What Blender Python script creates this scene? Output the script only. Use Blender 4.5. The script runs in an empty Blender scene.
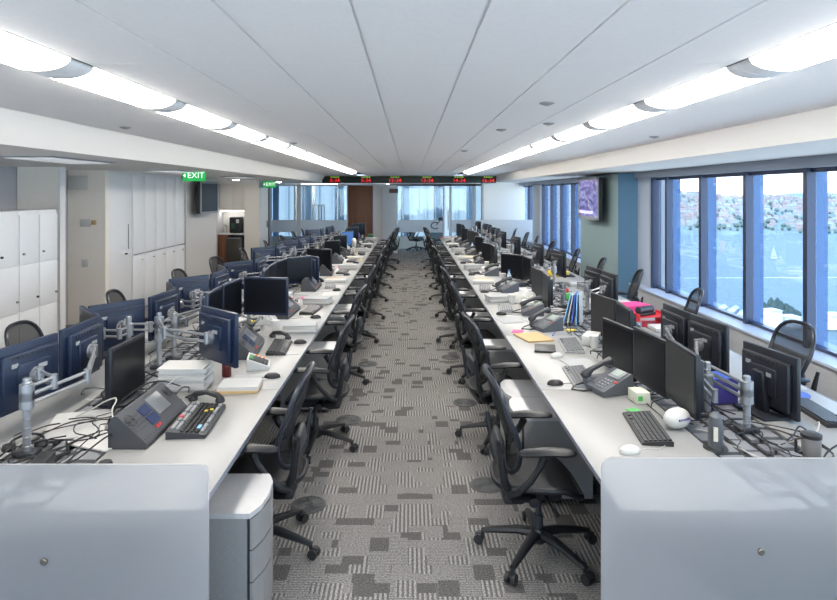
import bpy, bmesh, math, random
from mathutils import Vector, Matrix

S = bpy.context.scene
COL = S.collection
R = math.radians
rnd = random.Random(7)

# ------------------------------------------------------------------ camera
cam = bpy.data.cameras.new('camera'); camo = bpy.data.objects.new('camera', cam); COL.objects.link(camo)
camo.location = (0, 0, 2.03); camo.rotation_euler = (R(90), 0, 0)
cam.sensor_width = 36; cam.lens = 36 * 615 / 837
cam.shift_x = (418.5 - 410) / 837; cam.shift_y = (193 - 300) / 837
cam.clip_start = .05; cam.clip_end = 6000
S.camera = camo
# ------------------------------------------------------------------ world, sun, exposure
LAMP = 7.6
w = bpy.data.worlds.new('world'); S.world = w; w.use_nodes = True
nt = w.node_tree; nt.nodes.clear()
out = nt.nodes.new('ShaderNodeOutputWorld'); bg = nt.nodes.new('ShaderNodeBackground')
tc = nt.nodes.new('ShaderNodeTexCoord'); sx = nt.nodes.new('ShaderNodeSeparateXYZ'); cr = nt.nodes.new('ShaderNodeValToRGB')
nt.links.new(tc.outputs['Generated'], sx.inputs[0]); nt.links.new(sx.outputs['Z'], cr.inputs[0])
cr.color_ramp.elements[0].position = 0; cr.color_ramp.elements[0].color = (.93, .975, 1, 1)
cr.color_ramp.elements[1].position = .7; cr.color_ramp.elements[1].color = (.32, .56, 1, 1)
e = cr.color_ramp.elements.new(.12); e.color = (.76, .89, 1, 1)
nt.links.new(cr.outputs[0], bg.inputs[0]); bg.inputs[1].default_value = 2.1
nt.links.new(bg.outputs[0], out.inputs[0])
sun = bpy.data.lights.new('sun', 'SUN'); suno = bpy.data.objects.new('sun', sun); COL.objects.link(suno)
sun.energy = 3.2; sun.angle = R(1); sun.color = (1, .96, .9)
suno.rotation_euler = Vector((.55, .45, -.75)).to_track_quat('-Z', 'Y').to_euler()
S.view_settings.view_transform = 'Standard'; S.view_settings.look = 'None'
S.view_settings.exposure = 1.45; S.view_settings.gamma = 1; S.view_settings.use_curve_mapping = False
S.cycles.use_denoising = True
S.cycles.max_bounces = 10; S.cycles.diffuse_bounces = 7; S.cycles.transparent_max_bounces = 16
S.cycles.caustics_reflective = False; S.cycles.caustics_refractive = False
S.cycles.sample_clamp_indirect = 6

# ------------------------------------------------------------------ materials
MT = {}
def mat(name, col, rough=.5, metal=0, var=.06, scale=30, emit=None, es=0, bump=0, spec=.5, coat=0):
    if name in MT: return MT[name]
    m = bpy.data.materials.new(name); m.use_nodes = True; n = m.node_tree
    b = n.nodes['Principled BSDF']
    t = n.nodes.new('ShaderNodeTexCoord'); no = n.nodes.new('ShaderNodeTexNoise'); no.inputs['Scale'].default_value = scale
    n.links.new(t.outputs['Object'], no.inputs['Vector'])
    mx = n.nodes.new('ShaderNodeMixRGB')
    mx.inputs[1].default_value = tuple(max(0, c * (1 - var)) for c in col) + (1,)
    mx.inputs[2].default_value = tuple(min(1, c * (1 + var)) for c in col) + (1,)
    n.links.new(no.outputs['Fac'], mx.inputs[0]); n.links.new(mx.outputs[0], b.inputs['Base Color'])
    b.inputs['Roughness'].default_value = rough; b.inputs['Metallic'].default_value = metal
    b.inputs['Specular IOR Level'].default_value = spec
    if coat: b.inputs['Coat Weight'].default_value = coat
    if emit: b.inputs['Emission Color'].default_value = tuple(emit) + (1,); b.inputs['Emission Strength'].default_value = es
    if bump:
        bp = n.nodes.new('ShaderNodeBump'); bp.inputs['Strength'].default_value = bump; bp.inputs['Distance'].default_value = .002
        n.links.new(no.outputs['Fac'], bp.inputs['Height']); n.links.new(bp.outputs[0], b.inputs['Normal'])
    MT[name] = m; return m

def mathn(n, op, a, b=None):
    x = n.nodes.new('ShaderNodeMath'); x.operation = op
    for i, v in enumerate((a, b)):
        if v is None: continue
        if isinstance(v, (int, float)): x.inputs[i].default_value = v
        else: n.links.new(v, x.inputs[i])
    return x.outputs[0]

def glassmat(name, tint, refl=.08, rough=0.0):
    m = bpy.data.materials.new(name); m.use_nodes = True; n = m.node_tree; n.nodes.clear()
    o = n.nodes.new('ShaderNodeOutputMaterial'); tr = n.nodes.new('ShaderNodeBsdfTransparent'); gl = n.nodes.new('ShaderNodeBsdfGlossy')
    tr.inputs[0].default_value = tint + (1,); gl.inputs['Roughness'].default_value = rough
    lw = n.nodes.new('ShaderNodeLayerWeight'); lw.inputs[0].default_value = .12
    mx = n.nodes.new('ShaderNodeMixShader'); n.links.new(mathn(n, 'MINIMUM', mathn(n, 'ADD', lw.outputs['Facing'], refl * .5), .35), mx.inputs[0])
    n.links.new(tr.outputs[0], mx.inputs[1]); n.links.new(gl.outputs[0], mx.inputs[2]); n.links.new(mx.outputs[0], o.inputs[0])
    MT[name] = m; return m

def frostmat(name, col, fac, rough=.35):
    m = bpy.data.materials.new(name); m.use_nodes = True; n = m.node_tree; n.nodes.clear()
    o = n.nodes.new('ShaderNodeOutputMaterial'); rf = n.nodes.new('ShaderNodeBsdfRefraction'); rf.inputs['IOR'].default_value = 1.12
    rf.inputs['Roughness'].default_value = rough; rf.inputs[0].default_value = (.97, .975, .98, 1)
    df = n.nodes.new('ShaderNodeBsdfDiffuse'); tl = n.nodes.new('ShaderNodeBsdfTranslucent')
    no = n.nodes.new('ShaderNodeTexNoise'); no.inputs['Scale'].default_value = 220
    mc = n.nodes.new('ShaderNodeMixRGB'); mc.inputs[1].default_value = tuple(c * .94 for c in col) + (1,); mc.inputs[2].default_value = col + (1,)
    n.links.new(no.outputs['Fac'], mc.inputs[0]); n.links.new(mc.outputs[0], df.inputs[0]); tl.inputs[0].default_value = col + (1,)
    m1 = n.nodes.new('ShaderNodeMixShader'); m1.inputs[0].default_value = .5; n.links.new(df.outputs[0], m1.inputs[1]); n.links.new(tl.outputs[0], m1.inputs[2])
    m2 = n.nodes.new('ShaderNodeMixShader'); m2.inputs[0].default_value = fac; n.links.new(rf.outputs[0], m2.inputs[1]); n.links.new(m1.outputs[0], m2.inputs[2])
    n.links.new(m2.outputs[0], o.inputs[0]); MT[name] = m; return m

def meshmat(name, col, alpha):
    m = mat(name, col, .8, var=.15, scale=120, spec=.2); m.node_tree.nodes['Principled BSDF'].inputs['Alpha'].default_value = alpha; return m
def mixn(n, f, a, b):
    # f*(b) + (1-f)*a for values
    return mathn(n, 'ADD', mathn(n, 'MULTIPLY', f, b), mathn(n, 'MULTIPLY', mathn(n, 'SUBTRACT', 1, f), a))
def whiten(n, x, y, z=0):
    c = n.nodes.new('ShaderNodeCombineXYZ')
    for i, v in enumerate((x, y, z)):
        if isinstance(v, (int, float)): c.inputs[i].default_value = v
        else: n.links.new(v, c.inputs[i])
    wn = n.nodes.new('ShaderNodeTexWhiteNoise'); wn.noise_dimensions = '3D'; n.links.new(c.outputs[0], wn.inputs[0]); return wn.outputs['Value']

def carpet():
    m = bpy.data.materials.new('patchwork_carpet'); m.use_nodes = True; n = m.node_tree; b = n.nodes['Principled BSDF']
    t = n.nodes.new('ShaderNodeTexCoord'); s = n.nodes.new('ShaderNodeSeparateXYZ'); n.links.new(t.outputs['Object'], s.inputs[0])
    X = mathn(n, 'ADD', s.outputs[0], 100.13); Y = mathn(n, 'ADD', s.outputs[1], 100.0)
    u, v = X, Y
    row = mathn(n, 'FLOOR', mathn(n, 'DIVIDE', v, .080))
    off = whiten(n, row, 3.3)
    col = mathn(n, 'FLOOR', mathn(n, 'ADD', mathn(n, 'DIVIDE', u, .118), mathn(n, 'MULTIPLY', off, 7)))
    idv = whiten(n, col, row, 1.7)
    # a second coarser layer overrides some blocks
    r2 = mathn(n, 'FLOOR', mathn(n, 'DIVIDE', v, .132)); o2 = whiten(n, r2, 9.1)
    c2 = mathn(n, 'FLOOR', mathn(n, 'ADD', mathn(n, 'DIVIDE', u, .11), mathn(n, 'MULTIPLY', o2, 5)))
    id2 = whiten(n, c2, r2, 5.2); use2 = mathn(n, 'LESS_THAN', id2, .42); id2n = mathn(n, 'DIVIDE', id2, .42)
    idf = mixn(n, use2, idv, id2n)
    su = mathn(n, 'LESS_THAN', mathn(n, 'FRACT', mathn(n, 'DIVIDE', u, .025)), .5)
    sv = mathn(n, 'LESS_THAN', mathn(n, 'FRACT', mathn(n, 'DIVIDE', v, .014)), .5)
    lo, mid, hi = .115, .235, .325
    st_u = mixn(n, su, lo + .02, hi); st_v = mixn(n, sv, lo + .045, hi - .03)
    a = mathn(n, 'LESS_THAN', idf, .14); c = mathn(n, 'LESS_THAN', idf, .34); d = mathn(n, 'LESS_THAN', idf, .70)
    val = mixn(n, d, st_v, st_u); val = mixn(n, c, val, mid); val = mixn(n, a, val, lo)
    no = n.nodes.new('ShaderNodeTexNoise'); no.inputs['Scale'].default_value = 120; no.inputs['Detail'].default_value = 2
    n.links.new(t.outputs['Object'], no.inputs['Vector'])
    g = mathn(n, 'MULTIPLY', val, mathn(n, 'ADD', -.45, mathn(n, 'MULTIPLY', no.outputs['Fac'], 2.9)))
    cc = n.nodes.new('ShaderNodeCombineColor')
    n.links.new(g, cc.inputs[0]); n.links.new(mathn(n, 'MULTIPLY', g, .955), cc.inputs[1]); n.links.new(mathn(n, 'MULTIPLY', g, .915), cc.inputs[2])
    n.links.new(cc.outputs[0], b.inputs['Base Color']); b.inputs['Roughness'].default_value = .95
    b.inputs['Specular IOR Level'].default_value = .15
    bp = n.nodes.new('ShaderNodeBump'); bp.inputs['Strength'].default_value = .5; bp.inputs['Distance'].default_value = .004
    n.links.new(val, bp.inputs['Height']); n.links.new(bp.outputs[0], b.inputs['Normal'])
    return m

CEIL = mat('ceiling_tile', (.93, .905, .90), .9, var=.04, scale=60)
CREAM = mat('bulkhead_paint', (.83, .81, .78), .8, var=.01)
WALLW = mat('white_wall', (.78, .78, .78), .8, var=.01)
BEIGE = mat('beige_wall', (.86, .81, .74), .85, var=.02)
GREYW = mat('grey_wall', (.42, .42, .45), .85, var=.02)
PILLG = mat('teal_pillar', (.27, .37, .38), .6, var=.02)
DOORW = mat('white_joinery', (.78, .79, .81), .5, var=.01)
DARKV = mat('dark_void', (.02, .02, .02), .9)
DESK = mat('white_laminate', (.31, .31, .305), .38, var=.01)
EDGE = mat('desk_edging', (.25, .27, .32), .4, metal=.3)
ALU = mat('brushed_aluminium', (.36, .37, .39), .38, metal=.75)
TRAY = mat('perforated_tray', (.30, .31, .33), .45, metal=.4)
STEEL = mat('light_grey_steel', (.27, .27, .268), .45, metal=.15)
PEDT = mat('pedestal_top', (.46, .46, .47), .4)
BLK = mat('black_plastic', (.018, .018, .020), .45)
CHB = mat('chair_plastic', (.014, .015, .017), .42, var=.1, spec=.4)
CHF = mat('chair_frame_sheen', (.018, .021, .030), .3)
PELL = meshmat('chair_pellicle', (.020, .021, .022), .84)
SEATM = mat('seat_weave', (.020, .020, .022), .7, var=.3, scale=200)
MONB = mat('monitor_casing', (.012, .014, .020), .38, var=.05, spec=.4)
MONL = mat('monitor_casing_window_blue', (.010, .018, .044), .36, var=.05, spec=.4)  # blue window reflection put into the casing colour
SCR = mat('lcd_screen', (.004, .005, .008), .32, spec=.3)
SCRM = mat('lcd_screen_matte', (.03, .03, .032), .5)
SCRBL = mat('lcd_blue', (.02, .06, .2), .3, emit=(.06, .16, .4), es=.3)
WHT = mat('white_plastic', (.60, .60, .585), .4)
PAPER = mat('paper', (.52, .52, .51), .85, var=.04, scale=8)
PAPG = mat('printed_paper', (.40, .41, .42), .85, var=.15, scale=90)
GREYP = mat('grey_plastic', (.085, .092, .105), .45)
DGREY = mat('charcoal_plastic', (.032, .034, .040), .42)
LGREY = mat('pale_grey_plastic', (.30, .31, .32), .5)
LCD = mat('phone_lcd', (.30, .36, .33), .3)
LCDB = mat('turret_lcd', (.03, .04, .09), .25, emit=(.05, .06, .12), es=.04)
RED = mat('red_plastic', (.62, .02, .03), .45)
PINK = mat('pink_card', (.8, .05, .25), .6)
BLUE = mat('blue_plastic', (.05, .12, .5), .4)
LBLUE = mat('pale_blue_card', (.25, .5, .78), .5)
PURP = mat('indigo_card', (.05, .04, .22), .5)
YEL = mat('yellow_card', (.8, .6, .08), .6)
GRN = mat('green_plastic', (.08, .45, .1), .5)
ORG = mat('orange_plastic', (.85, .25, .04), .5)
TAN = mat('tan_card', (.55, .38, .18), .7)
GEXIT = mat('exit_green', (.01, .42, .08), .5, emit=(.01, .5, .09), es=.2)
WEXIT = mat('exit_white', (.9, .9, .9), .5, emit=(1, 1, 1), es=.35)
LEDR = mat('led_red', (.8, .02, .02), .5, emit=(1, .02, .02), es=.36)
LEDG = mat('led_green', (.4, .8, .1), .5, emit=(.45, .8, .08), es=.2)
LED0 = mat('led_board_black', (.006, .02, .012), .35)
WALN = mat('walnut', (.13, .045, .02), .45)
WTUBE = mat('lamp_cap', (.92, .92, .93), .5)
LITE = mat('lamp_diffuser', (.9, .9, .9), .5, emit=(1, .95, .88), es=LAMP)
DOWNL = mat('downlight_lens', (.9, .9, .85), .5, emit=(1, .9, .75), es=22)
FRAMEB = mat('window_frame', (.36, .42, .54), .35, metal=.3)
FIN = mat('outer_fin', (.07, .17, .38), .4, var=.1, scale=3)
MULL = mat('mullion_blue', (.045, .06, .11), .35, metal=.3)
SILL = mat('sill_cover', (.55, .60, .68), .45)
SILLW = mat('sill_front', (.50, .50, .51), .6)
GLASS = glassmat('window_glass', (.86, .94, 1.0))
PGLASS = glassmat('partition_glass', (.90, .96, .97))
FROST = frostmat('frosted_acrylic', (.78, .785, .81), .42, .32)
FROSTF = frostmat('frosted_glass_film', (.90, .93, .96), .85)
CAB = mat('black_cable', (.012, .012, .014), .5)
CABW = mat('white_cable', (.55, .54, .50), .5)

def walnut():
    n = WALN.node_tree; b = n.nodes['Principled BSDF']
    wv = n.nodes.new('ShaderNodeTexWave'); wv.inputs['Scale'].default_value = 1.6; wv.inputs['Distortion'].default_value = 6; wv.bands_direction = 'X'
    mp = n.nodes.new('ShaderNodeMapping'); mp.inputs['Scale'].default_value = (6, 1, .6)
    t = n.nodes.new('ShaderNodeTexCoord'); n.links.new(t.outputs['Object'], mp.inputs[0]); n.links.new(mp.outputs[0], wv.inputs[0])
    c = n.nodes.new('ShaderNodeValToRGB'); c.color_ramp.elements[0].color = (.07, .026, .012, 1); c.color_ramp.elements[1].color = (.30, .12, .05, 1)
    n.links.new(wv.outputs['Fac'], c.inputs[0]); n.links.new(c.outputs[0], b.inputs['Base Color'])
walnut()

# ------------------------------------------------------------------ mesh builder
class MB:
    def __init__(s): s.v = []; s.f = []; s.m = []
    def add(s, vs, fs, mi=0):
        k = len(s.v); s.v += [tuple(x) for x in vs]; s.f += [tuple(i + k for i in f) for f in fs]; s.m += [mi] * len(fs); return s
    def box(s, c, d, rot=None, bev=0, seg=2, mi=0):
        bm = bmesh.new(); bmesh.ops.create_cube(bm, size=1)
        bmesh.ops.scale(bm, vec=d, verts=bm.verts)
        if bev: bmesh.ops.bevel(bm, geom=list(bm.edges), offset=min(bev, min(d) * .49), segments=seg, affect='EDGES', profile=.5)
        M = Matrix.Translation(c) @ (rot.to_4x4() if rot else Matrix())
        bm.transform(M); bm.verts.index_update()
        s.add([v.co[:] for v in bm.verts], [[v.index for v in f.verts] for f in bm.faces], mi); bm.free(); return s
    def tube(s, pts, r, n=8, closed=False, mi=0, flat=1.0):
        pts = [Vector(p) for p in pts]; L = len(pts); rs = r if isinstance(r, (list, tuple)) else [r] * L
        vs = []; up = None
        for i, p in enumerate(pts):
            a = pts[(i - 1) % L] if (closed or i > 0) else p; b = pts[(i + 1) % L] if (closed or i < L - 1) else p
            t = (b - a).normalized() if (b - a).length > 1e-9 else Vector((0, 0, 1))
            if up is None: up = Vector((0, 0, 1)) if abs(t.z) < .9 else Vector((1, 0, 0))
            x = t.cross(up)
            if x.length < 1e-6: x = t.orthogonal()
            x.normalize(); y = x.cross(t).normalized(); up = y
            for k in range(n):
                an = 2 * math.pi * k / n
                vs.append(p + x * (math.cos(an) * rs[i]) + y * (math.sin(an) * rs[i] * flat))
        fs = []
        for i in range(L if closed else L - 1):
            j = (i + 1) % L
            for k in range(n): fs.append((i * n + k, i * n + (k + 1) % n, j * n + (k + 1) % n, j * n + k))
        if not closed: fs.append(tuple(range(n - 1, -1, -1))); fs.append(tuple((L - 1) * n + k for k in range(n)))
        return s.add(vs, fs, mi)
    def cyl(s, a, b, r, r2=None, n=14, mi=0): return s.tube([a, b], [r, r if r2 is None else r2], n, mi=mi)
    def lathe(s, prof, n=20, M=None, mi=0):
        M = M or Matrix(); vs = []
        for (r, z) in prof:
            for k in range(n):
                a = 2 * math.pi * k / n; vs.append(M @ Vector((r * math.cos(a), r * math.sin(a), z)))
        fs = []
        for i in range(len(prof) - 1):
            for k in range(n): fs.append((i * n + k, i * n + (k + 1) % n, (i + 1) * n + (k + 1) % n, (i + 1) * n + k))
        fs.append(tuple(range(n - 1, -1, -1))); fs.append(tuple((len(prof) - 1) * n + k for k in range(n)))
        return s.add(vs, fs, mi)
    def prism(s, poly, lo, hi, axis='z', M=None, mi=0):
        M = M or Matrix()
        def P(a, b, h):
            return M @ (Vector((a, b, h)) if axis == 'z' else Vector((a, h, b)) if axis == 'y' else Vector((h, a, b)))
        n = len(poly); vs = [P(a, b, lo) for a, b in poly] + [P(a, b, hi) for a, b in poly]
        fs = [tuple(range(n - 1, -1, -1)), tuple(range(n, 2 * n))] + [(i, (i + 1) % n, n + (i + 1) % n, n + i) for i in range(n)]
        return s.add(vs, fs, mi)
    def sheet(s, fn, nu, nv, th, mi=0):
        # thick sheet; fn(i/nu, j/nv) -> (point, normal)
        top = []; bot = []
        for j in range(nv + 1):
            for i in range(nu + 1):
                p, nn = fn(i / nu, j / nv); p = Vector(p); nn = Vector(nn).normalized(); top.append(p + nn * th / 2); bot.append(p - nn * th / 2)
        W = nu + 1; N = len(top); fs = []
        for j in range(nv):
            for i in range(nu):
                a = j * W + i; fs.append((a, a + 1, a + W + 1, a + W)); fs.append((N + a, N + a + W, N + a + W + 1, N + a + 1))
        for i in range(nu): fs.append((i + 1, i, N + i, N + i + 1)); a = nv * W + i; fs.append((a, a + 1, N + a + 1, N + a))
        for j in range(nv): a = j * W; fs.append((a, a + W, N + a + W, N + a)); b = j * W + nu; fs.append((b + W, b, N + b, N + b + W))
        return s.add(top + bot, fs, mi)
    def build(s, name, mats, parent=None, loc=(0, 0, 0), smooth=True, ang=35):
        me = bpy.data.meshes.new(name); me.from_pydata(s.v, [], s.f)
        for m in (mats if isinstance(mats, (list, tuple)) else [mats]): me.materials.append(m)
        if len(me.materials) > 1: me.polygons.foreach_set('material_index', s.m)
        bm = bmesh.new(); bm.from_mesh(me); bmesh.ops.recalc_face_normals(bm, faces=bm.faces); bm.to_mesh(me); bm.free()
        if smooth:
            me.polygons.foreach_set('use_smooth', [True] * len(me.polygons))
            try: me.set_sharp_from_angle(angle=R(ang))
            except Exception: pass
        o = bpy.data.objects.new(name, me); COL.objects.link(o); o.location = loc
        if parent: o.parent = parent
        return o
def B(c, d, **k): return MB().box(c, d, **k)
def RZ(a): return Matrix.Rotation(R(a), 3, 'Z')
def RX(a): return Matrix.Rotation(R(a), 3, 'X')
def RY(a): return Matrix.Rotation(R(a), 3, 'Y')

def tag(o, label, cat, group=None, kind=None):
    o['label'] = label; o['category'] = cat
    if group: o['group'] = group
    if kind: o['kind'] = kind
    return o
def thing(name, loc=(0, 0, 0), rz=0, label=None, cat=None, group=None):
    o = bpy.data.objects.new(name, None); COL.objects.link(o); o.location = loc; o.rotation_euler = (0, 0, R(rz)); o.empty_display_size = .1
    if label: tag(o, label, cat, group)
    return o
def struct(name, mb, m, parent=None, **k):
    o = mb.build(name, m, parent, **k)
    if parent is None: o['kind'] = 'structure'
    return o
KIDS = {}
def kids(o): return [c for c in bpy.data.objects if c.parent == o]
def freeze(root):
    """remember the tree of a prototype once, so copying is quick"""
    KIDS[root.name] = [(c, kids(c)) for c in kids(root)]
    return root
def copy_tree(root, loc, rz, label, cat=None, group=None, skip=()):
    r = root.copy(); COL.objects.link(r); r.location = loc; r.rotation_euler = (0, 0, R(rz)); r['label'] = label
    if cat: r['category'] = cat
    if group: r['group'] = group
    for c, gs in KIDS[root.name]:
        if c.name.split('.')[0] in skip: continue
        d = c.copy(); COL.objects.link(d); d.parent = r
        for g in gs:
            if g.name.split('.')[0] in skip: continue
            h = g.copy(); COL.objects.link(h); h.parent = d
    return r
USED = set()
def place(root, loc, rz, label, cat=None, group=None, skip=()):
    if root.name not in USED:
        USED.add(root.name); root.location = loc; root.rotation_euler = (0, 0, R(rz)); root['label'] = label
        if cat: root['category'] = cat
        if group: root['group'] = group
        return root
    return copy_tree(root, loc, rz, label, cat, group, skip)
ORD = ['first', 'second', 'third', 'fourth', 'fifth', 'sixth', 'seventh', 'eighth', 'ninth', 'tenth', 'eleventh', 'twelfth', 'thirteenth', 'fourteenth', 'fifteenth', 'sixteenth']
def text(s, size, m, parent, loc, rot, ex=.001, name='lettering', align='CENTER', off=0, sp=1):
    c = bpy.data.curves.new('font', 'FONT'); c.body = s; c.size = size; c.extrude = ex; c.align_x = align; c.align_y = 'CENTER'
    c.materials.append(m); o = bpy.data.objects.new('font', c); COL.objects.link(o); o.location = loc; o.rotation_euler = rot; c.offset = off; c.space_character = sp
    return bake(o, name, parent)
def bake(o, name, parent):
    bpy.context.view_layer.update()
    me = bpy.data.meshes.new_from_object(o.evaluated_get(bpy.context.evaluated_depsgraph_get())); q = bpy.data.objects.new(name, me)
    COL.objects.link(q); q.location = o.location; q.rotation_euler = o.rotation_euler; q.parent = parent; c = o.data
    bpy.data.objects.remove(o); bpy.data.curves.remove(c); q.name = name; return q

# ------------------------------------------------------------------ room shell
Y0, Y1 = -2.0, 22.5
struct('floor', B((-.5, 10.2, -.05), (10.4, 25, .1)), carpet())
ZC, ZL, ZR = 2.61, 2.38, 2.40
# main ceiling tiles with grooves
edges = [-2.78, -1.80, None, -1.455, -1.005, -.595, -.18, .24, .66, 1.07, 1.455, None, 1.80, 2.83]
mb = MB(); px = None
for e_ in edges:
    if e_ is None: px = None; continue
    if px is not None:
        y = 1.56 - 3 * 1.2
        while y < 21.0:
            ye = min(y + 1.2, 21.0); mb.box(((px + e_) / 2, (y + ye) / 2, ZC + .005), (e_ - px - .012, ye - y - .003, .010)); y += 1.2
    px = e_
struct('ceiling', mb, CEIL, smooth=False)
mb = MB()
for a_, b_ in ((-2.78, -1.80), (-1.455, 1.455), (1.80, 2.83)): mb.box(((a_ + b_) / 2, 9.5, ZC + .017), (b_ - a_, 23, .012))
struct('ceiling_grid', mb, mat('grid_grey', (.85, .85, .85), .8), smooth=False)
# slab above, soffits, bulkheads
struct('ceiling_slab', B((-.5, 10.2, 2.86), (10.6, 25.2, .28)), DARKV)
mb = MB()
mb.prism([(-2.78, ZC + .1), (-2.78, ZC), (-2.92, ZL), (-5.4, ZL), (-5.4, ZC + .1)], Y0, 22.55, 'y')
mb.prism([(2.83, ZC + .1), (2.83, ZC), (2.86, ZR), (4.45, ZR), (4.45, ZC + .1)], Y0, 22.55, 'y')
mb.box((0, 21.78, 2.48), (5.9, 1.5, .2))
struct('ceiling_bulkheads', mb, CREAM, smooth=False)
# walls
mb = B((-.5, -2.05, .21), (10.4, .1, .42)); mb.box((-.5, -2.05, 2.5), (10.4, .1, .3))
struct('wall_back', mb, WALLW, smooth=False)
mb = MB()
for i in range(9): mb.box((-5.2 + i * 1.18, -2.05, 1.4), (.08, .1, 1.96))
struct('trim_back_added', mb, FRAMEB, smooth=False); struct('window_30', B((-.5, -2.06, 1.4), (10.2, .008, 1.94)), GLASS, smooth=False)  # unseen back windows, added to throw daylight onto the ceiling
struct('wall_left', B((-5.33, 10.2, 1.3), (.1, 25, 2.7)), GREYW)
struct('wall_left_return', B((-4.99, 8.30, 1.19), (.56, .10, 2.38)), BEIGE)
struct('trim_1', B((-4.70, 8.30, 1.19), (.03, .13, 2.38)), WALLW)
mb = B((-4.99, 9.55, 1.19), (.58, .12, 2.38))
struct('wall_left_niche', mb, BEIGE)
struct('wall_left_service', MB().box((-5.02, 11.2, 1.19), (.52, 3.2, 2.38)), WALLW)
struct('wall_left_pier', B((-5.0, 14.0, 1.19), (.54, 2.05, 2.38)), mat('pier_paint', (.60, .58, .57), .8))
struct('wall_left_kitchen', B((-4.385, 17.05, 1.19), (.39, .1, 2.38)), BEIGE)
struct('wall_left_kitchen_back', B((-4.95, 17.45, 1.19), (.7, .1, 2.38)), WALLW)
struct('wall_left_beam', B((-4.75, 16.75, 2.33), (1.1, .12, .1)), CREAM)
# niche doors: tall white door + cupboard doors
XF = -4.745
d = struct('door_1', B((XF, 10.02, 1.165), (.03, .84, 2.31), bev=.004), DOORW)
d['label'] = 'white flush door beside the beige niche'
B((XF + .022, 10.32, 1.3), (.012, .02, .42), bev=.004).build('door_pull', STEEL, d)
m_ = MB(); m_.cyl((XF + .01, 10.22, 1.02), (XF + .05, 10.22, 1.02), .014); m_.tube([(XF + .05, 10.22, 1.02), (XF + .055, 10.14, 1.02)], .008); m_.build('door_handle', BLK, d)
m_ = MB()
for z in (.35, 1.1, 1.95): m_.box((XF + .018, 9.62, z), (.012, .02, .1))
m_.build('door_hinge', STEEL, d)
cb = thing('wall_cupboard', (XF, 10.5, 0), 0, 'full height white cupboard wall with small knobs, left of the wall television', 'cupboard')
for i in range(5):
    y = .25 + i * .48
    dd = B((0, y, 1.65), (.03, .47, 1.36), bev=.004).build('upper_door', DOORW, cb)
    B((.018, y, .972), (.014, .42, .014)).build('door_rail', LGREY, dd)
    dd = B((0, y, .49), (.03, .47, .92), bev=.004).build('lower_door', DOORW, cb)
    MB().cyl((.012, y + .1, .86), (.04, y + .1, .86), .012).build('knob', mat('brass_knob', (.5, .38, .22), .35, metal=.8), dd)
# wall plates in niche
o = B((-5.0, 9.475, 1.57), (.16, .03, .12), bev=.008).build('thermostat', WHT); tag(o, 'small white wall control in the beige niche', 'wall control')
o = B((-4.87, 9.475, 1.575), (.07, .03, .07), bev=.008).build('wall_sensor', TAN); tag(o, 'small brown square sensor beside the white wall control', 'sensor')
o = B((-5.01, 9.48, .95), (.09, .02, .12), bev=.006).build('light_switch', WHT); tag(o, 'white switch plate low on the beige niche wall', 'switch')
o = B((-5.12, 9.48, 2.19), (.3, .02, .22), bev=.004).build('access_panel', WHT); tag(o, 'square white access panel high on the beige niche wall', 'panel')
# lockers
for i in range(11):
    y = 7.42 - i * .375
    lk = thing('locker', (-4.62, y, 0), 0, 'tall white double locker %s' % ('at the far end of the bank' if i == 0 else 'beside the window-less left wall, %s from the far end of the bank' % ORD[i]), 'locker', 'white locker bank on the left wall')
    lk['label'] = 'tall white locker, %s from the far end of the left bank' % ORD[i]
    B((0, 0, .915), (.5, .371, 1.83), bev=.004).build('body', DOORW, lk)
    for nm, z0, z1, ya, yb in (('upper_door', 1.22, 1.78, -.18, .18), ('middle_door', .70, 1.21, -.18, .18), ('lower_door', .08, .69, -.18, .18)):
        dd = B((.258, (ya + yb) / 2, (z0 + z1) / 2), (.014, yb - ya, z1 - z0), bev=.003).build(nm, DOORW, lk)
        MB().cyl((.264, -.12 if nm != 'middle_door' else .14, z0 + .12), (.285, -.12 if nm != 'middle_door' else .14, z0 + .12), .013).build('lock', STEEL if (i + len(nm)) % 3 else BLK, dd)

# ---- kitchenette
kt = thing('kitchen_cabinet', (-4.93, 17.1, 0), 0, 'kitchenette wall unit with beige overhead cupboards above white splashback', 'cabinet')
B((0, .12, 1.94), (.68, .3, .80), bev=.004).build('overhead_body', BEIGE, kt)
for x in (-.17, .17): B((x, -.04, 1.94), (.335, .02, .78), bev=.004).build('overhead_door', BEIGE, kt)
B((0, .28, 1.22), (.68, .02, .62)).build('splashback', WHT, kt)
B((0, .0, 1.53), (.6, .06, .015)).build('added_cabinet_light', LITE, kt)  # strip lamp added to brighten the splashback
B((0, .02, .90), (.68, .52, .035), bev=.004).build('benchtop', WHT, kt)
B((-.2, .02, .44), (.28, .5, .88), bev=.004).build('base_cupboard', WALN, kt)
fr = thing('bar_fridge', (-4.83, 17.08, 0), 0, 'dark bar fridge under the kitchenette bench', 'fridge')
B((0, .02, .42), (.42, .46, .82), bev=.01).build('body', BLK, fr); B((0, -.22, .42), (.41, .03, .8), bev=.008).build('door', mat('fridge_door', (.06, .055, .045), .3), fr)
B((0, -.245, .79), (.36, .02, .03)).build('handle', ALU, fr)
cm = thing('coffee_machine', (-4.84, 17.1, .919), 0, 'black coffee machine standing on the kitchenette bench', 'coffee machine')
B((0, .06, .22), (.32, .3, .44), bev=.02).build('body', BLK, cm); B((.07, -.095, .33), (.08, .01, .1)).build('display', WHT, cm); B((-.06, -.1, .2), (.08, .02, .14)).build('spout', mat('spout_green', (.02, .10, .06), .4), cm)
tp = MB().tube([(-5.12, 17.2, .92), (-5.12, 17.2, 1.12), (-5.12, 17.1, 1.16), (-5.12, 17.03, 1.12)], .012).build('tap', STEEL); tag(tp, 'slim tap behind the kitchenette bench', 'tap')
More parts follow.
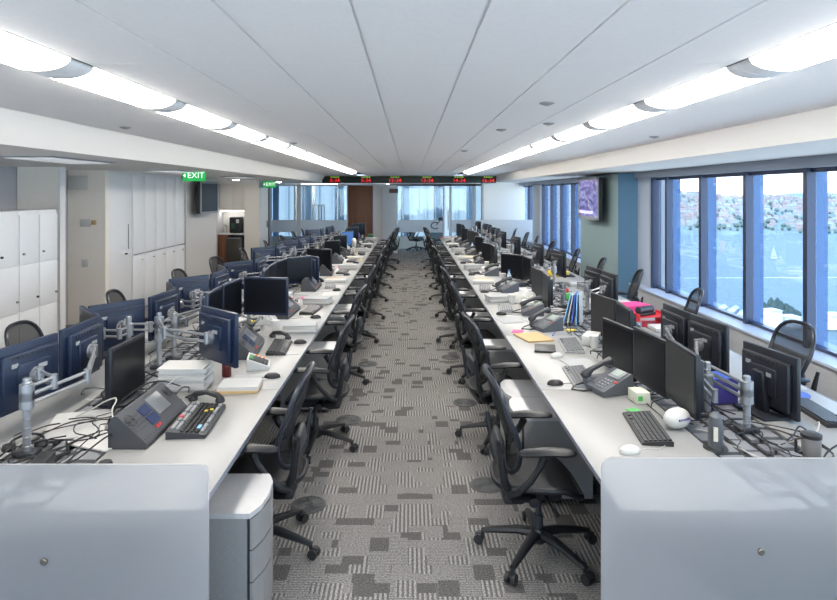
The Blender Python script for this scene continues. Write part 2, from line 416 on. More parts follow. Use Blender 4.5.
# white door with black lock next to kitchen
d = struct('door_2', B((-4.22, 17.75, 1.09), (.04, .9, 2.18)), DOORW)
B((-4.19, 18.05, 1.12), (.02, .04, .2)).build('door_lock', BLK, d)
struct('wall_left_post', B((-4.25, 18.35, 1.19), (.12, .12, 2.38)), mat('dark_post', (.14, .14, .16), .5))

# ---- far glass partition (Y=21), mullions, doors
YP = 21.0
def glasspane(n, x0, x1, z0=0.0, z1=2.28, y=YP):
    g = struct('window_%d' % n, B(((x0 + x1) / 2, y, (z0 + z1) / 2), (x1 - x0, .012, z1 - z0)), PGLASS, smooth=False)
    return g
segs = [(-4.75, -3.86), (-3.72, -2.16), (-.42, 1.12), (1.42, 2.12), (2.26, 2.46)]
for i, (a, b) in enumerate(segs):
    g = glasspane(20 + i, a, b)
    B(((a + b) / 2, YP - .010, .90), (b - a - .02, .006, .42)).build('frosted_band', FROSTF, g)
mb = MB()
for x, w_ in ((-4.80, .09), (-3.79, .13), (-2.13, .06), (-.45, .05), (1.15, .05), (1.38, .08), (2.19, .11), (2.49, .05)):
    mb.box((x, YP, 1.14), (w_, .07, 2.28))
mb.box((-1.2, YP, 2.30), (7.3, .09, .06)); mb.box((.9, YP, 2.31), (3.2, .09, .07))
struct('partition_frame', mb, mat('partition_aluminium', (.62, .65, .70), .5), smooth=False)
d = struct('door_3', B((-1.69, YP - .02, 1.15), (.84, .05, 2.28), bev=.004), WALN)
d = struct('wall_far', B((-.86, YP, 1.15), (.78, .12, 2.3)), WALLW)
B((-.72, YP - .068, 1.08), (.09, .01, .1)).build('switch_plate', WHT, d)
d = struct('door_4', B((-.67, 20.72, 1.10), (.5, .02, 2.2)), FROSTF)
B((-.55, 20.70, 2.1), (.3, .03, .14)).build('door_sign', mat('dark_brown_sign', (.10, .05, .04), .5), d)
d['label'] = 'open frosted glass door standing left of the opening'
hd = MB().tube([(1.30, YP - .06, .78), (1.30, YP - .06, 1.42)], .015).build('pull_bar', STEEL)
tag(hd, 'long vertical pull handle on the glass partition door', 'door handle')
lg = MB(); lg.tube([(.86 + .14 * math.cos(a), YP - .02, .92 + .11 * math.sin(a)) for a in [R(50 + i * 14) for i in range(20)]], .016)
lg.tube([(.96, YP - .02, 1.02), (.90, YP - .02, .93), (1.02, YP - .02, 1.08)], .012)
lo = lg.build('round_logo', DGREY); tag(lo, 'dark round swirl emblem on the far glass partition', 'emblem')
sg = B((1.05, YP - .02, 1.14), (.16, .01, .11)).build('notice_plate', DGREY); tag(sg, 'small dark notice on the glass above the round emblem', 'sign')
# frosted screen at end of right desk
sc_ = B((2.95, 18.72, .88), (1.55, .02, .66), bev=.004).build('frosted_screen', FROSTF)
tag(sc_, 'pale frosted glass screen across the far end of the right desk', 'screen'); 
m_ = MB(); [m_.cyl((x, 18.72, 0), (x, 18.72, .56), .02) for x in (2.3, 3.6)]; m_.build('screen_post', ALU, sc_)
po = MB().cyl((2.42, 20.65, 0), (2.42, 20.65, 2.38), .04).build('service_pole', WHT); tag(po, 'slim white floor to ceiling pole near the far end of the right desk', 'pole')
# far facade (Y=22.5)
mb = MB()
mb.box((-1.2, 22.55, .22), (8.2, .12, .46)); mb.box((-1.2, 22.55, 2.42), (8.2, .12, .12)); mb.box((3.45, 22.55, 1.2), (1.5, .12, 2.4))
struct('wall_far_facade', mb, CREAM, smooth=False)
mb = MB(); mf = MB()
x = -5.1
k = 0
while x < 2.8:
    mb.box((x, 22.5, 1.4), (.07, .1, 1.94)); mf.box((x + .17, 22.66, 1.4), (.22, .12, 1.94)); x += 1.20
struct('trim_2', mb, FRAMEB, smooth=False); 
struct('trim_3', mf, mat('far_fin', (.60, .66, .78), .5), smooth=False)
struct('window_15', B((-1.2, 22.56, 1.4), (8.0, .01, 1.9)), GLASS, smooth=False)
# shelf in far left room
sh = thing('wall_shelf', (-3.25, 21.9, 1.05), 0, 'white open shelf unit behind the far left glass partition', 'shelf')
B((0, 0, .55), (.42, .25, .03)).build('shelf_top', WHT, sh); B((0, 0, 0), (.42, .25, .03)).build('shelf_bottom', WHT, sh)
for x in (-.2, 0, .1, .2): B((x, 0, .28), (.02, .24, .54)).build('divider', WHT, sh)
struct('wall_far_room', B((-4.0, 21.9, 1.2), (.05, 1.2, 2.3)), WALLW)
struct('wall_far_room_side', B((-3.48, 22.3, 1.2), (.1, .3, 2.3)), WALLW)

# ---- right window wall
XW = 4.15
struct('sill_casing', MB().box((4.06, 10.2, .20), (.22, 24.6, .40)), SILLW, smooth=False)
struct('trim_4', MB().box((4.04, 10.2, .41), (.26, 24.6, .03), bev=.004), SILL, smooth=False)
struct('trim_5', MB().box((4.09, 10.2, 2.345), (.18, 24.6, .11)), mat('blind_box', (.34, .37, .43), .6), smooth=False)
ycs = [6.40 + 1.16 * i for i in range(-8, 15)]
mb = MB(); mf = MB()
for y in ycs:
    if 10.3 < y < 13.6: continue
    mb.box((4.155, y, 1.36), (.09, .07, 1.9)); mf.box((4.275, y, 1.36), (.12, .04, 2.2))
for y in (10.40, 13.5): mb.box((4.16, y, 1.36), (.14, .08, 1.9))
mb.box((4.2, 10.2, .44), (.08, 24.6, .04)); mb.box((4.2, 10.2, 2.27), (.08, 24.6, .05))
struct('trim_6', mb, MULL, smooth=False); struct('trim_7', mf, FIN, smooth=False)
n_ = 1
for a, b in zip(ycs[:-1], ycs[1:]):
    if a > 9.5 and b < 13.8: continue
    struct('window_%d' % n_, B((4.20, (a + b) / 2, 1.36), (.008, b - a - .08, 1.8)), GLASS, smooth=False); n_ += 1
struct('window_19', B((4.20, 10.13, 1.36), (.008, .44, 1.8)), GLASS, smooth=False)
struct('wall_right_strip', B((4.12, 10.72, 1.2), (.1, .54, 2.4)), mat('pale_blue_paint', (.50, .56, .66), .6))
struct('wall_right_pier', B((4.09, 12.2, 1.19), (.74, 2.4, 2.38)), [PILLG])
struct('pier_daylight_tint', B((4.09, 10.995, 1.19), (.738, .012, 2.376)), mat('daylight_blue', (.15, .30, .44), .6))  # blue daylight on the pier's front face, put into its colour
struct('wall_right_far', B((4.13, 19.85, 1.2), (.12, 1.1, 2.4)), WALLW)

# ---- luminaires
def half_prof(w_, h, n=12): return [(w_ * math.cos(math.pi * i / n), -h * math.sin(math.pi * i / n)) for i in range(n + 1)]
def luminaire(sx):
    r = thing('ceiling_light', (0, 0, 0)); 
    B((0, 0, .115), (.335, 1.19, .02)).build('housing', WALLW, r)
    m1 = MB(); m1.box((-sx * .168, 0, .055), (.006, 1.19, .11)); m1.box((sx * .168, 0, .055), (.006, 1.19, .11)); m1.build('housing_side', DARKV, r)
    p = half_prof(.145, .058); M = Matrix.Translation((0, 0, .012))
    MB().prism(p, -.50, .50, 'y', M).build('diffuser', LITE, r)
    p2 = half_prof(.147, .060); MB().prism(p2, .502, .598, 'y', M).build('end_cap', WTUBE, r); MB().prism(p2, -.598, -.502, 'y', M).build('end_cap', WTUBE, r)
    B((sx * -.02, .56, .03), (.31, .05, .03)).build('bridge', WALLW, r)
    B((0, 0, .07), (.2, 1.1, .06)).build('ballast', WALLW, r)
    return r
PL = luminaire(-1); PR = luminaire(1); freeze(PL); freeze(PR)
for i in range(16):
    y = -.22 + 1.2 * i - 1.2
    for nm, P_, x in (('left', PL, -1.625), ('right', PR, 1.625)):
        place(P_, (x, y, ZC), 0, ('long white tubular ceiling light, %s from the camera end of the %s strip' % (ORD[i - 3], nm)) if i > 2 else ('white tubular ceiling light, %s overhead behind the view, %s strip' % (ORD[i], nm)), 'ceiling light', 'ceiling lights in the %s strip' % nm)
for i, (x, y) in enumerate([(-3.2, 21.8), (-.2, 21.8), (1.7, 21.8)]):
    t = thing('batten_light', (x, y, 2.37), 0, 'slim white ceiling batten in the far glazed room, %s from the left' % ORD[i], 'ceiling light', 'battens in the far room')
    B((0, 0, -.012), (1.3, .16, .024)).build('housing', WALLW, t); B((0, 0, -.034), (1.26, .12, .02), bev=.008).build('diffuser', LITE, t)
# dark strip above lamps ends
for i, (x, y) in enumerate([(.88, 3.95), (.83, 5.6), (1.15, 5.1), (.74, 8.4), (-1.35, 7.1), (-2.45, 3.55), (-2.5, 5.4), (2.5, 6.3)]):
    o = MB().lathe([(.045, 0), (.05, -.006), (.03, -.014), (.012, -.02)], 16).build('sprinkler', LGREY, loc=(x, y, ZC)); 
    tag(o, 'small round ceiling sprinkler, %s in distance from the camera' % ORD[[1, 4, 2, 7, 6, 0, 3, 5][i]], 'sprinkler', 'ceiling sprinklers')
for i, (x, y, a, b) in enumerate([(-3.65, 6.45, .55, 1.25), (-3.75, 9.9, .5, 1.2), (-3.75, 13.6, .5, 1.2), (-3.65, 2.0, .55, 1.25)]):  # last two panels are added to brighten the left walls
    t = thing('ceiling_panel_light', (x, y, ZL), 0, ['square recessed ceiling panel above the lockers', 'recessed ceiling panel above the white cupboards', 'added recessed ceiling panel before the wall television', 'added unseen ceiling panel beside the camera above the lockers'][i], 'ceiling panel')
    B((0, 0, -.006), (a, b, .012)).build('frame', LGREY, t); B((0, 0, -.014), (a - .1, b - .1, .006)).build('panel', mat('panel_lens', (.85, .87, .92), .4, emit=(.95, .97, 1), es=.10), t)
for i, (x, y) in enumerate([(-4.5, 15.9), (-4.1, 19.2)]):
    t = thing('downlight', (x, y, ZL - (0 if i else 0)), 0, ['round glowing downlight before the kitchenette', 'glowing downlight beside the far exit sign'][i], 'downlight')
    MB().lathe([(.10, 0), (.10, -.012), (.085, -.014)], 20).build('rim', WALLW, t); MB().lathe([(.08, -.013), (.075, -.02)], 20).build('lens', DOWNL, t)
o = B((-4.35, 4.9, ZL - .012), (.16, .08, .024), bev=.01).build('ceiling_detector', LGREY); tag(o, 'small grey detector on the left soffit', 'detector')

# ---- exit signs
def exit_sign(x, y, zc, label):
    t = thing('exit_sign', (x, y, zc), 0, label, 'exit sign', 'hanging green exit signs')
    B((0, 0, 0), (.37, .03, .18), bev=.004).build('sign_panel', GEXIT, t)
    text('EXIT', .135, WEXIT, t, (.035, -.017, 0), (R(90), 0, 0))
    MB().prism([(-.172, 0), (-.135, .034), (-.135, -.034)], -.019, -.015, 'y').build('arrow', WEXIT, t)
    m = MB(); m.cyl((-.1, 0, .09), (-.1, 0, ZL - zc), .005); m.cyl((.1, 0, .09), (.1, 0, ZL - zc), .005); m.build('hanger', WHT, t)
exit_sign(-3.53, 10.05, 2.315, 'green EXIT sign with left arrow hanging above the cupboards, the nearer one')
exit_sign(-4.02, 17.6, 2.275, 'green EXIT sign with left arrow hanging near the kitchenette, the farther one')

# ---- LED clock board
YB = 20.2
t = thing('clock_board', (-.03, YB, 2.47), 0, 'long black display board with red digital world clocks', 'clock display')
B((0, 0, 0), (5.70, .08, .225), bev=.004).build('board', LED0, t); B((0, .005, .115), (5.72, .09, .010)).build('frame', mat('board_frame', (.25, .3, .12), .5), t)
for s_, px_ in (('0-34', 335), ('5-34', 366), ('12-34', 395), ('13-34', 427), ('14-34', 459), ('16-34', 488)):
    x = (px_ - 410) * YB / 615 + .03
    text(s_, .165, LEDR, t, (x, -.045, -.035), (R(90), 0, 0), name='clock_digits', off=.0005, sp=1.1)
    m = MB()
    for k_ in range(5): m.box((x - .12 + k_ * .06, -.043, .082), (.038, .004, .030))
    m.build('city_name', LEDG, t)

# ---- televisions
def tv(loc, rz, label, lit, k=1.0):
    t = thing('wall_television', loc, rz, label, 'television'); t.scale = (1, k, k)
    B((0, 0, 0), (.09, 1.16, .70), bev=.012).build('housing', BLK, t)
    m = MB(); m.box((.05, 0, .335), (.02, 1.18, .05)); m.box((.05, 0, -.335), (.02, 1.18, .05)); m.box((.05, .57, 0), (.02, .05, .72)); m.box((.05, -.57, 0), (.02, .05, .72))
    m.build('bezel', LGREY, t)
    s = B((.052, 0, 0), (.006, 1.09, .62)).build('screen', lit, t)
    B((-.11, 0, 0), (.14, .3, .3), bev=.01).build('wall_bracket', BLK, t)
    return t, s
def tvscreen():
    m = bpy.data.materials.new('tv_picture'); m.use_nodes = True; n = m.node_tree; b = n.nodes['Principled BSDF']
    t = n.nodes.new('ShaderNodeTexCoord'); mp = n.nodes.new('ShaderNodeMapping'); mp.inputs['Scale'].default_value = (1, 3, 7)
    no = n.nodes.new('ShaderNodeTexNoise'); no.inputs['Scale'].default_value = 2.2; n.links.new(t.outputs['Object'], mp.inputs[0]); n.links.new(mp.outputs[0], no.inputs[0])
    c = n.nodes.new('ShaderNodeValToRGB'); c.color_ramp.interpolation = 'CONSTANT'
    for i, (p, q) in enumerate([(0, (.03, .02, .10)), (.42, (.12, .09, .35)), (.52, (.22, .2, .5)), (.60, (.5, .45, .6)), (.66, (.10, .06, .2))]):
        e = c.color_ramp.elements[i] if i < 2 else c.color_ramp.elements.new(p); e.position = p; e.color = q + (1,)
    n.links.new(no.outputs['Fac'], c.inputs[0]); n.links.new(c.outputs[0], b.inputs['Emission Color']); b.inputs['Emission Strength'].default_value = .4
    b.inputs['Base Color'].default_value = (.02, .02, .03, 1); b.inputs['Roughness'].default_value = .3; return m
t, s = tv((3.55, 12.1, 1.925), 180, 'lit wall television on the teal pier, window side', tvscreen(), 1.14)
B((.058, -.1, -.24), (.004, .8, .05)).build('caption_bar', mat('caption', (.2, .2, .5), .4, emit=(.45, .42, .8), es=.6), s)
tv((-4.53, 13.75, 1.93), 0, 'dark wall television beside the kitchenette', SCR)

# ------------------------------------------------------------------ outside
WATER = mat('harbour_water', (.085, .125, .135), .5, var=.15, scale=.01, bump=.3, spec=.28)
struct('ground_water', MB().add([(-400, 40, -60), (4000, 40, -60), (4000, 5000, -60), (-400, 5000, -60)], [(0, 1, 2, 3)]), WATER)
def hillz(x, y):
    f = max(0, min(1, (y - 930 - 25 * math.sin(x / 90.)) / 520)); return -60.5 + 54 * f ** .8 + 5 * math.sin(x / 70. + y / 130.) * f + 4 * math.sin(x / 31.) * f
mb = MB(); NX, NY = 90, 24
for j in range(NY + 1):
    for i in range(NX + 1):
        X_ = 100 + i * 15; Yy = 900 + j * 30; mb.v.append((X_, Yy, hillz(X_, Yy)))
for j in range(NY):
    for i in range(NX): a = j * (NX + 1) + i; mb.f.append((a, a + 1, a + NX + 2, a + NX + 1)); mb.m.append(0)
hill = mb.build('far_hillside', mat('hill_scrub', (.17, .21, .19), .95, var=.4, scale=.05)); hill['kind'] = 'structure'
r2 = random.Random(3)
mb = MB()
for i in range(1500):
    X_ = r2.uniform(250, 1250); Yy = 945 + 480 * r2.random() ** .8
    z = hillz(X_, Yy); sz = r2.uniform(5, 11); h = r2.uniform(4, 9)
    mb.box((X_, Yy, z + h / 2), (sz, sz * .8, h), mi=r2.choice([0, 0, 0, 1]))
    k = len(mb.v); zt = z + h; mb.add([(X_ - sz * .55, Yy - sz * .45, zt), (X_ + sz * .55, Yy - sz * .45, zt), (X_ + sz * .55, Yy + sz * .45, zt), (X_ - sz * .55, Yy + sz * .45, zt), (X_ - sz * .3, Yy, zt + 2.6), (X_ + sz * .3, Yy, zt + 2.6)], [(0, 1, 5, 4), (2, 3, 4, 5), (1, 2, 5), (3, 0, 4)], r2.choice([2, 2, 3]))
o = mb.build('hillside_houses', [mat('house_white', (.40, .39, .38), .8), mat('house_pink', (.36, .29, .27), .8), mat('roof_terracotta', (.30, .20, .17), .8), mat('roof_slate', (.27, .28, .30), .8)], smooth=False)
tag(o, 'countless small pale houses with terracotta roofs across the water', 'houses', kind='stuff')
mb = MB()
for i in range(1400):
    X_ = r2.uniform(250, 1250); Yy = 936 + 500 * r2.random(); z = hillz(X_, Yy); q = r2.uniform(2, 4.2)
    M = Matrix.Translation((X_, Yy, z)); mb.lathe([(.2 * q, 0), (q, q * .7), (q * .9, q * 1.3), (q * .3, q * 1.9)], 6, M)
o = mb.build('hillside_trees', mat('tree_green', (.10, .14, .12), .95, var=.4, scale=.1)); tag(o, 'hazy green trees between the houses across the water', 'trees', kind='stuff')
# wharf sheds
wd = B((166, 296, -60.2), (50, 34, 1.2)).build('wharf_deck', mat('concrete', (.30, .32, .34), .9)); tag(wd, 'pale concrete wharf under the long sheds at the waterside', 'wharf')
for i in range(5):
    x = 146.5 + i * 4.2; y = 303 - i * 3.2
    t = thing('wharf_shed', (x, y, -59.6), -38, 'long white roofed wharf shed by the water, %s from the left' % ORD[i], 'shed', 'long sheds on the wharf')
    B((0, 0, 2.4), (2.6, 22, 4.8)).build('walls', mat('shed_wall', (.12, .17, .25), .8), t)
    MB().prism([(-1.6, 4.8), (0, 6), (1.6, 4.8)], -11.5, 11.5, 'y').build('roof', mat('shed_roof', (.42, .44, .47), .6, var=.2, scale=.8), t)
for i, (x, y, a, b, h) in enumerate([(167, 284, 6, 6, 7.5), (176.5, 287, 8, 6, 4), (193, 281, 10, 8, 6)]):
    t = thing('waterside_building', (x, y, -59.6), 12, ['tallest cream waterside block behind the sheds', 'low cream waterside block beside the trees', 'wide pale waterside block at the right window'][i], 'building')
    B((0, 0, h / 2), (a, b, h)).build('walls', CREAM, t); B((0, 0, h + .2), (a + .5, b + .5, .4)).build('roof', mat('flat_roof', (.6, .6, .62), .8), t)
mb = MB()
for i in range(110):
    a = r2.random() * 6.28; q = r2.random() ** .5
    x = 180 + 11 * q * math.cos(a); y = 303 + 7 * q * math.sin(a); s_ = r2.uniform(1.0, 1.9); hh = 4 + 8 * (1 - q) * r2.uniform(.5, 1)
    mb.lathe([(.3 * s_, 0), (s_, hh * .5), (s_ * .8, hh * .8), (s_ * .2, hh)], 8, Matrix.Translation((x, y, -59.8)))
o = mb.build('park_trees', mat('park_green', (.05, .08, .07), .95, var=.4, scale=.3)); tag(o, 'dark clump of trees on the point beside the wharf', 'trees', kind='stuff')
pt = MB().lathe([(15, 0), (13, .4), (0.1, .6)], 24, Matrix.Translation((182, 306, -60.2))).build('headland', mat('headland', (.3, .33, .26), .9)); pt['kind'] = 'structure'
def boat(x, y, s_, label, sail):
    t = thing('sailboat' if sail else 'ferry', (x, y, -60), 20, label, 'boat')
    MB().prism([(-4 * s_, 0), (3 * s_, -1.4 * s_), (5 * s_, 0), (3 * s_, 1.4 * s_)], -.2, 1.2 * s_).build('hull', WHT, t)
    if sail:
        MB().cyl((0, 0, 1), (0, 0, 13 * s_), .12).build('mast', STEEL, t)
        MB().prism([(-3.8 * s_, 2), (-.2, 2), (-.2, 12.5 * s_)], -.06, .06, 'y').build('mainsail', WHT, t); MB().prism([(.2, 2), (3.6 * s_, 2), (.2, 10.5 * s_)], -.06, .06, 'y').build('jib', WHT, t)
    else: B((0, 0, 2.2 * s_), (5 * s_, 2 * s_, 2 * s_)).build('cabin', WHT, t)
boat(345, 583, 1.0, 'small white sailboat out on the blue harbour', True)
boat(520, 640, .8, 'small white ferry on the harbour in the rightmost window', False)
o = MB().add([(200, 447, -59.9), (520, 455, -59.9), (520, 458, -59.9), (200, 449, -59.9)], [(0, 1, 2, 3)]).build('boat_wake', WHT); tag(o, 'thin white wake line crossing the harbour', 'wake')
# opposite tower seen through the far glass
tw = thing('office_tower', (-3, 62, -60), 0, 'pale blue office tower facade beyond the far glass', 'building')
B((0, 8, 60), (60, 16, 130)).build('walls', mat('tower_panel', (.135, .145, .155), .7, var=.12, scale=3), tw)
mb = MB()
for i in range(39):
    for z in range(12): pass
    mb.box((-29.5 + i * 1.55, -.06, 60), (.22, .16, 130))
mb.build('vertical_rib', mat('tower_rib', (.105, .12, .14), .6), tw)

# ------------------------------------------------------------------ desks
def desk(sx, label):
    t = thing('trading_desk', (sx * 1.76, 2.52, 0), 0, label, 'desk', 'two long trading desks')
    for i in range(10):
        y = .775 + i * 1.55
        for s_ in (-1, 1):
            wt = B((s_ * .565, y, .7175), (.65, 1.546, .025), bev=.003).build('worktop', DESK, t)
            B((s_ * .892, y, .7175), (.006, 1.546, .027)).build('edging', EDGE, wt)
        # slotted service tray between the worktops
        m = MB(); B((0, y, .700), (.46, 1.54, .012)).build('tray_floor', BLK, t)
        for k in range(11): m.box((-.16, y - .7 + k * .14, .716), (.12, .10, .016)); m.box((.16, y - .7 + k * .14 + .05, .716), (.12, .10, .016)); m.box((-.03, y - .7 + k * .14 + .03, .716), (.07, .12, .016)); m.box((.065, y - .7 + k * .14, .716), (.04, .09, .016))
        m.build('cable_tray', TRAY, t)
        B((0, y, .35), (.04, 1.54, .66)).build('spine_panel', DGREY, t)
    for i in range(11):
        y = .04 + i * 1.547
        m = MB(); m.box((0, y, .36), (1.04, .04, .68)); m.build('end_panel', DGREY, t)
    return t
desk(-1, 'long white trading desk left of the aisle'); desk(1, 'long white trading desk right of the aisle')
def end_screen(x0, x1, ztop, boltx, boltz, label):
    t = thing('end_screen', ((x0 + x1) / 2, 2.46, 0), 0, label, 'desk screen', 'frosted desk end screens')
    w_ = x1 - x0; r_ = .035; pts = [(-w_ / 2, .02), (w_ / 2, .02)]
    for cx, a0 in ((w_ / 2 - r_, 0), (-w_ / 2 + r_, 90)):
        for k in range(7): a = R(a0 + k * 15); pts.append((cx + r_ * math.cos(a), ztop - r_ + r_ * math.sin(a)))
    MB().prism(pts, -.006, .006, 'y').build('panel', FROST, t, smooth=False)
    for bx in (boltx, -boltx + (x0 + x1)):
        bx2 = bx - (x0 + x1) / 2
        MB().lathe([(.014, 0), (.014, .006), (.010, .009)], 16, Matrix.Translation((bx2, -.006, boltz)) @ Matrix.Rotation(R(90), 4, 'X')).build('bolt', mat('bolt_metal', (.22, .20, .17), .35, metal=.9), t)
end_screen(-2.66, -.805, .945, -1.46, .56, 'frosted translucent screen closing the near end of the left desk')
end_screen(.765, 2.66, .97, 1.40, .60, 'frosted translucent screen closing the near end of the right desk')

# pedestals
def make_ped():
    t = thing('drawer_pedestal', (0, 0, 0))     # front faces +X
    poly = [(-.26, -.2), (.20, -.2), (.235, -.12), (.245, 0), (.235, .12), (.20, .2), (-.26, .2)]
    MB().prism([(-.26, -.197), (.186, -.197), (.186, .197), (-.26, .197)], .04, .545).build('body', STEEL, t, smooth=False)
    MB().prism([(.187, -.188), (.200, -.188), (.222, -.1), (.229, 0), (.222, .1), (.200, .188), (.187, .188)], .045, .545).build('gap_shade', BLK, t, smooth=False)  # black filler paints in the shade of the drawer gaps
    MB().prism(poly, .546, .57).build('top', PEDT, t, smooth=False)
    for z0, z1 in ((.055, .245), (.253, .393), (.401, .541)):
        f = []
        for yy in (-.19, -.1, 0, .1, .19): f.append((.206 + .045 * (1 - (yy / .2) ** 2), yy))
        f2 = [(x - .012, y) for x, y in reversed(f)]
        MB().prism(f + f2, z0, z1).build('drawer', STEEL, t, smooth=False)
    m = MB()
    for i in range(6):
        for j in range(16): m.lathe([(.004, 0), (.002, .002)], 6, Matrix.Translation((.12 - i * .035 + (j % 2) * .017, -.197, .50 - j * .028)) @ Matrix.Rotation(R(90), 4, 'X'))
    m.build('perforation', STEEL, t)
    [MB().cyl((x, y, .0), (x, y, .04), .022).build('castor', BLK, t) for x in (-.2, .15) for y in (-.15, .15)]
    return t
PED = freeze(make_ped())
pl = [3.0, 5.85, 7.45, 7.9, 9.1, 10.75, 12.4, 14.0, 15.6, 17.2]
for i, y in enumerate(pl):
    place(PED, (-.93, y, 0), 0, 'pale grey drawer pedestal under the left desk, %s from the camera' % ORD[i], 'pedestal', 'pedestals under the left desk', skip=() if i < 3 else ('perforation', 'castor'))
plr = [4.2, 4.61, 5.95, 7.5, 9.1, 10.7, 12.3, 13.9, 15.5, 17.1]
for i, y in enumerate(plr):
    copy_tree(PED, (.93, y, 0), 180, 'pale grey drawer pedestal under the right desk, %s from the camera' % ORD[i], 'pedestal', 'pedestals under the right desk', skip=('perforation', 'castor') if i > 2 else ('perforation',))

# floor vents
def make_vent():
    t = thing('floor_vent', (0, 0, 0))
    MB().lathe([(.115, 0), (.115, .004), (.10, .006), (.10, .003)], 32).build('rim', mat('vent_grey', (.10, .10, .10), .7), t)
    m = MB()
    for k in range(24): a = R(15 * k); m.tube([(.03 * math.cos(a), .03 * math.sin(a), .005), (.098 * math.cos(a + .35), .098 * math.sin(a + .35), .005)], .0028, 4)
    m.build('grille', mat('vent_grille', (.14, .14, .135), .7), t); return t
VENT = freeze(make_vent())
for i, (x, y) in enumerate([(-.66, 4.0), (-.55, 5.5), (-.5, 7.3)]): place(VENT, (x, y, .001), 0, 'round floor air vent left of the aisle, %s from the camera' % ORD[i], 'floor vent', 'round floor vents')
for i, (x, y) in enumerate([(.53, 4.27), (.53, 5.95), (.5, 7.6), (.5, 9.2)]): place(VENT, (x, y, .001), 0, 'round floor air vent right of the aisle, %s from the camera' % ORD[i], 'floor vent', 'round floor vents')

# ------------------------------------------------------------------ task chair
def make_chair():
    t = thing('task_chair', (0, 0, 0))          # faces +X, origin on the floor under the gas lift
    def bp(a, b):      # back surface; a,b in [-1,1] superellipse coords
        v = .5 + .5 * b
        hw = .180 + .062 * math.sin(min(1, v * 1.18) * math.pi / 2) - .015 * (1 - v)
        z = .485 + .545 * v
        x = -.185 - .10 * v + .028 * math.sin(v * math.pi * 1.6) * (v < .63) - .03 * max(0, v - .55) + .05 * a * a
        return Vector((x, a * hw, z))
    def se(th, p=3.2):
        c, s_ = math.cos(th), math.sin(th); r = (abs(c) ** p + abs(s_) ** p) ** (-1 / p); return r * c, r * s_
    N = 40
    def ring(k):
        return [bp(*(q * k for q in se(2 * math.pi * i / N))) for i in range(N)]
    # pellicle sheet
    vs = []; fs = []; K = [1, .85, .68, .5, .3]
    for k in K: vs += ring(k)
    vs.append(bp(0, 0))
    for r_ in range(len(K) - 1):
        for i in range(N): fs.append((r_ * N + i, r_ * N + (i + 1) % N, (r_ + 1) * N + (i + 1) % N, (r_ + 1) * N + i))
    for i in range(N): fs.append(((len(K) - 1) * N + i, (len(K) - 1) * N + (i + 1) % N, len(vs) - 1))
    MB().add(vs, fs).build('backrest', PELL, t)
    MB().tube(ring(1.0), .0145, 8, closed=True).build('back_frame', CHF, t)
    m = MB(); m.box((-.232, 0, .63), (.04, .24, .10), rot=RY(8), bev=.019, seg=3); m.build('lumbar_pad', DGREY, t)
    m = MB()
    for s_ in (-1, 1): m.tube([(-.06, s_ * .10, .36), (-.18, s_ * .17, .39), (-.225, s_ * .205, .50), (-.245, s_ * .212, .62), (-.262, s_ * .225, .72)], [.024, .026, .024, .018, .012], 8)
    m.build('back_support', CHB, t)
    # seat
    def sp(a, b):
        x = -.02 + .235 * b; hw = .235 + .025 * b - .01
        z = .455 - .035 * (1 - a * a) * (1 - .5 * b * b) - (.07 * max(0, b - .5) ** 1.3 / .4) + .012
        return Vector((x, a * hw, z))
    vs = []; fs = []
    for k in K: vs += [sp(*(q * k for q in se(2 * math.pi * i / N))) for i in range(N)]
    vs.append(sp(0, 0)); n1 = len(vs)
    vs += [v - Vector((0, 0, .018)) for v in vs]
    for r_ in range(len(K) - 1):
        for i in range(N):
            q = (r_ * N + i, r_ * N + (i + 1) % N, (r_ + 1) * N + (i + 1) % N, (r_ + 1) * N + i); fs.append(q); fs.append(tuple(n1 + j for j in reversed(q)))
    for i in range(N):
        q = ((len(K) - 1) * N + i, (len(K) - 1) * N + (i + 1) % N, n1 - 1); fs.append(q); fs.append(tuple(n1 + j for j in reversed(q)))
    MB().add(vs, fs).build('seat', SEATM, t)
    MB().tube([sp(*se(2 * math.pi * i / N)) - Vector((0, 0, .01)) for i in range(N)], .017, 8, closed=True).build('seat_frame', CHB, t)
    # arms
    for s_ in (-1, 1):
        pad = []
        a = MB()
        prof = [(-.155, .026), (-.12, .040), (-.02, .046), (.08, .044), (.125, .032), (.14, .014)]
        a.tube([(x, s_ * .275, .672 + .012 * math.cos((x) * 9)) for x, r_ in prof], [r_ for x, r_ in prof], 12, flat=.42)
        ar = a.build('armrest', CHB, t)
        p = MB(); p.tube([(-.20, s_ * .225, .44), (-.16, s_ * .272, .47), (-.10, s_ * .29, .54), (-.05, s_ * .285, .61), (-.03, s_ * .276, .655)], [.024, .026, .024, .022, .026], 8, flat=.75)
        p.build('arm_post', CHB, ar)
    # mechanism
    m = MB(); m.box((-.03, 0, .365), (.30, .17, .085), bev=.03, seg=3); m.box((-.16, 0, .37), (.12, .30, .06), bev=.02); m.cyl((-.06, -.17, .365), (-.06, .17, .365), .026); m.build('tilt_mechanism', CHB, t)
    m = MB(); m.tube([(.02, -.08, .36), (.04, -.22, .345)], .007, 6); m.tube([(.04, -.20, .345), (.05, -.25, .34)], .012, 6); m.build('height_lever', BLK, t)
    m = MB(); m.cyl((0, 0, .10), (0, 0, .22), .026); m.cyl((0, 0, .22), (0, 0, .35), .015); m.build('gas_lift', DGREY, t)
    # base
    b = MB(); b.lathe([(.035, .065), (.052, .08), (.05, .125), (.036, .15)], 18)
    cs = []
    for k in range(5):
        a = R(72 * k + 18); c, s_ = math.cos(a), math.sin(a)
        b.tube([(.03 * c, .03 * s_, .115), (.12 * c, .12 * s_, .115), (.24 * c, .24 * s_, .093), (.325 * c, .325 * s_, .074)], [.034, .030, .024, .018], 8, flat=.75)
        cs.append((a, c, s_))
    base = b.build('star_base', CHB, t)
